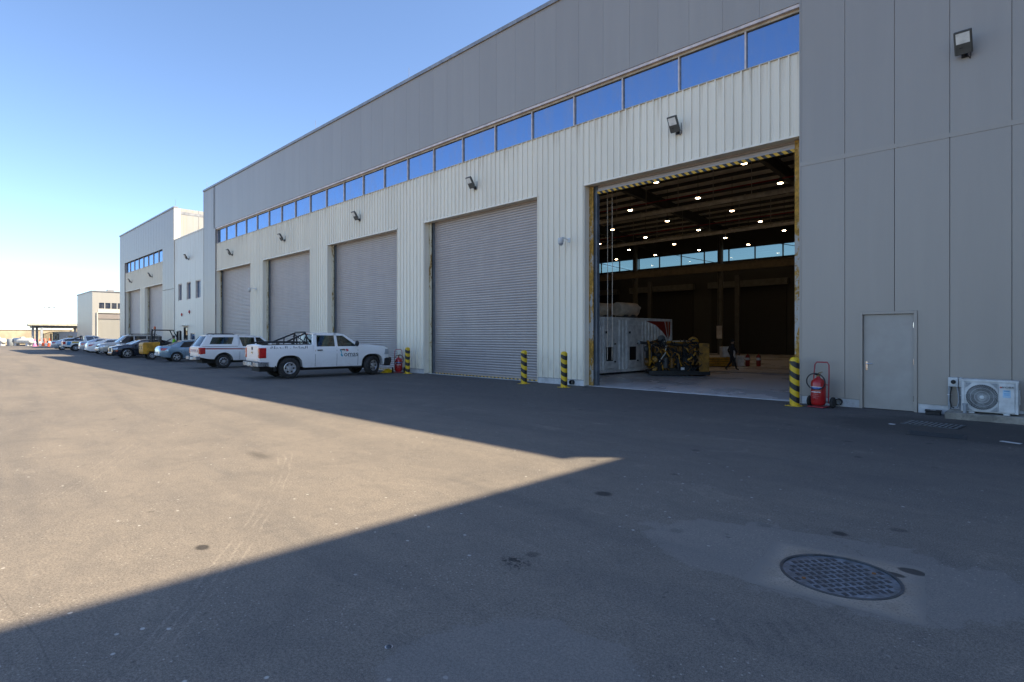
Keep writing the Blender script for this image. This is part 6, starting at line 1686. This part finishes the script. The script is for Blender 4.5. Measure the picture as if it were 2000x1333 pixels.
# cones, barriers
def cone(label, x, y, mt, h=1.1):
    t = thing('traffic_cone', label, 'cone', (x, y, 0), 0, 'traffic cones and barriers by the gate')
    MB().rbox(-.32, .32, -.32, .32, .002, .06, .02).build('base', M[mt], t); MB().lathe([(.26, .06), (.06, h), (.03, h + .01)], 16).build('cone', M[mt], t, smooth=50); MB().lathe([(.20, h * .42), (.14, h * .66)], 16, cap=False).build('white_band', M['white'], t, smooth=50)
cone('faded pink traffic cone left of the gate', -122.7, 11.5, 'conep', 1.25); cone('orange traffic cone in front of the gate', -120.9, 13.2, 'conec', 1.35); cone('orange traffic cone behind the pink one', -127.0, 12.6, 'conec', 1.2)
br = thing('plastic_barrier', 'red and white plastic barrier lying between the cones', 'barrier', (-124.0, 13.0, 0), VA); 
for k in range(4): MB().rbox(-1.0 + k * .5, -.5 + k * .5, -.2, .2, .02, .55, .06).build('segment', M['conec'] if k % 2 else M['white'], br)
br = thing('plastic_barrier', 'tall pinkish plastic barrier leaning by the canopy post', 'barrier', (-130.9, 13.4, 0), VA); MB().rbox(-.55, .55, -.2, .2, .02, 1.25, .1).build('shell', plain('salmon plastic', (.75, .22, .16), .5), br, smooth=40); MB().box(-.3, .3, -.21, -.2, .4, .8).build('slot', M['white'], br)
# site cabins behind the parked row
for lab, x_, y_, l_, mt in (('white site cabin right of the iron gate', -139.0, 16.9, .6, 'tankw'), ('long grey site cabin behind the parked cars', -131.5, 18.3, 2.3, 'grey')):
    t = thing('site_cabin', lab, 'cabin', (x_, y_, 0), VA, 'site cabins by the gate')
    MB().box(-l_, l_, -1.2, 1.2, .15, 2.45).build('box', M[mt], t); MB().box(-l_ - .05, l_ + .05, -1.25, 1.25, 2.451, 2.55).build('roof', M['coping'], t); MB().box(-l_ * .3, l_ * .1, -1.22, -1.2, 1.1, 1.8).build('window', M['darkglass'], t)
# lamp posts far away and low town
for lab, x_, y_ in (('right one of the two tall lamp posts beyond the canopy', -269.5, 30.1), ('left one of the two tall lamp posts beyond the canopy', -270.6, 28.9), ('thin distant mast at the left edge', -260, -20)):
    t = thing('lamp_post', lab, 'lamp post', (x_, y_, 0), 0, 'distant lamp posts'); MB().cyl((0, 0, 0), .12, 12.2, 8, r2=.07).build('pole', M['coping'], t); MB().box(-.2, .2, -1.0, 1.0, 12.2, 12.32).build('cross_arm', M['coping'], t)
    for s_ in (-1, 1): MB().rbox(-.3, .3, s_ * .8 - .35, s_ * .8 + .35, 12.32, 12.6, .05).build('lamp_head', M['coping'], t)
random.seed(3)
bl = ['low flat-roofed %s building %s' % (a, b) for a, b in (('cream', 'behind the boundary wall, leftmost'), ('pale pink', 'behind the boundary wall, near the mast'), ('white', 'beyond the boundary wall, left of the canopy'), ('sandy', 'seen under the canopy roof'), ('red-lettered white', 'seen under the canopy, right part'))]
for k, (lab, x_, y_, w_, h_) in enumerate(zip(bl, (-330, -320, -300, -240, -215), (-75, -40, 5, 42, 52), (16, 14, 12, 9, 8), (4.2, 5.2, 4.0, 4.4, 4.6))):
    t = thing('distant_building', lab, 'building', (x_, y_, 0), 0, 'low distant buildings'); mt = [M['sand'], M['sheet2'], M['plinth'], M['sand'], M['tankw']][k]
    MB().box(-4, 4, -w_, w_, 0, h_).build('walls', mt, t); MB().box(-4.1, 4.1, -w_ - .1, w_ + .1, h_, h_ + .3).build('parapet', M['sand'], t)
    for q in range(6): MB().box(4.001, 4.05, -w_ * .85 + q * w_ * .32, -w_ * .85 + q * w_ * .32 + 1.6, 1.2, 2.8).build('window', M['darkglass'], t)
    if k == 4:
        for q in range(5): MB().box(4.06, 4.12, -5 + q * 2.2, -3.4 + q * 2.2, 3.3, 4.3).build('red_sign', M['conec'], t)
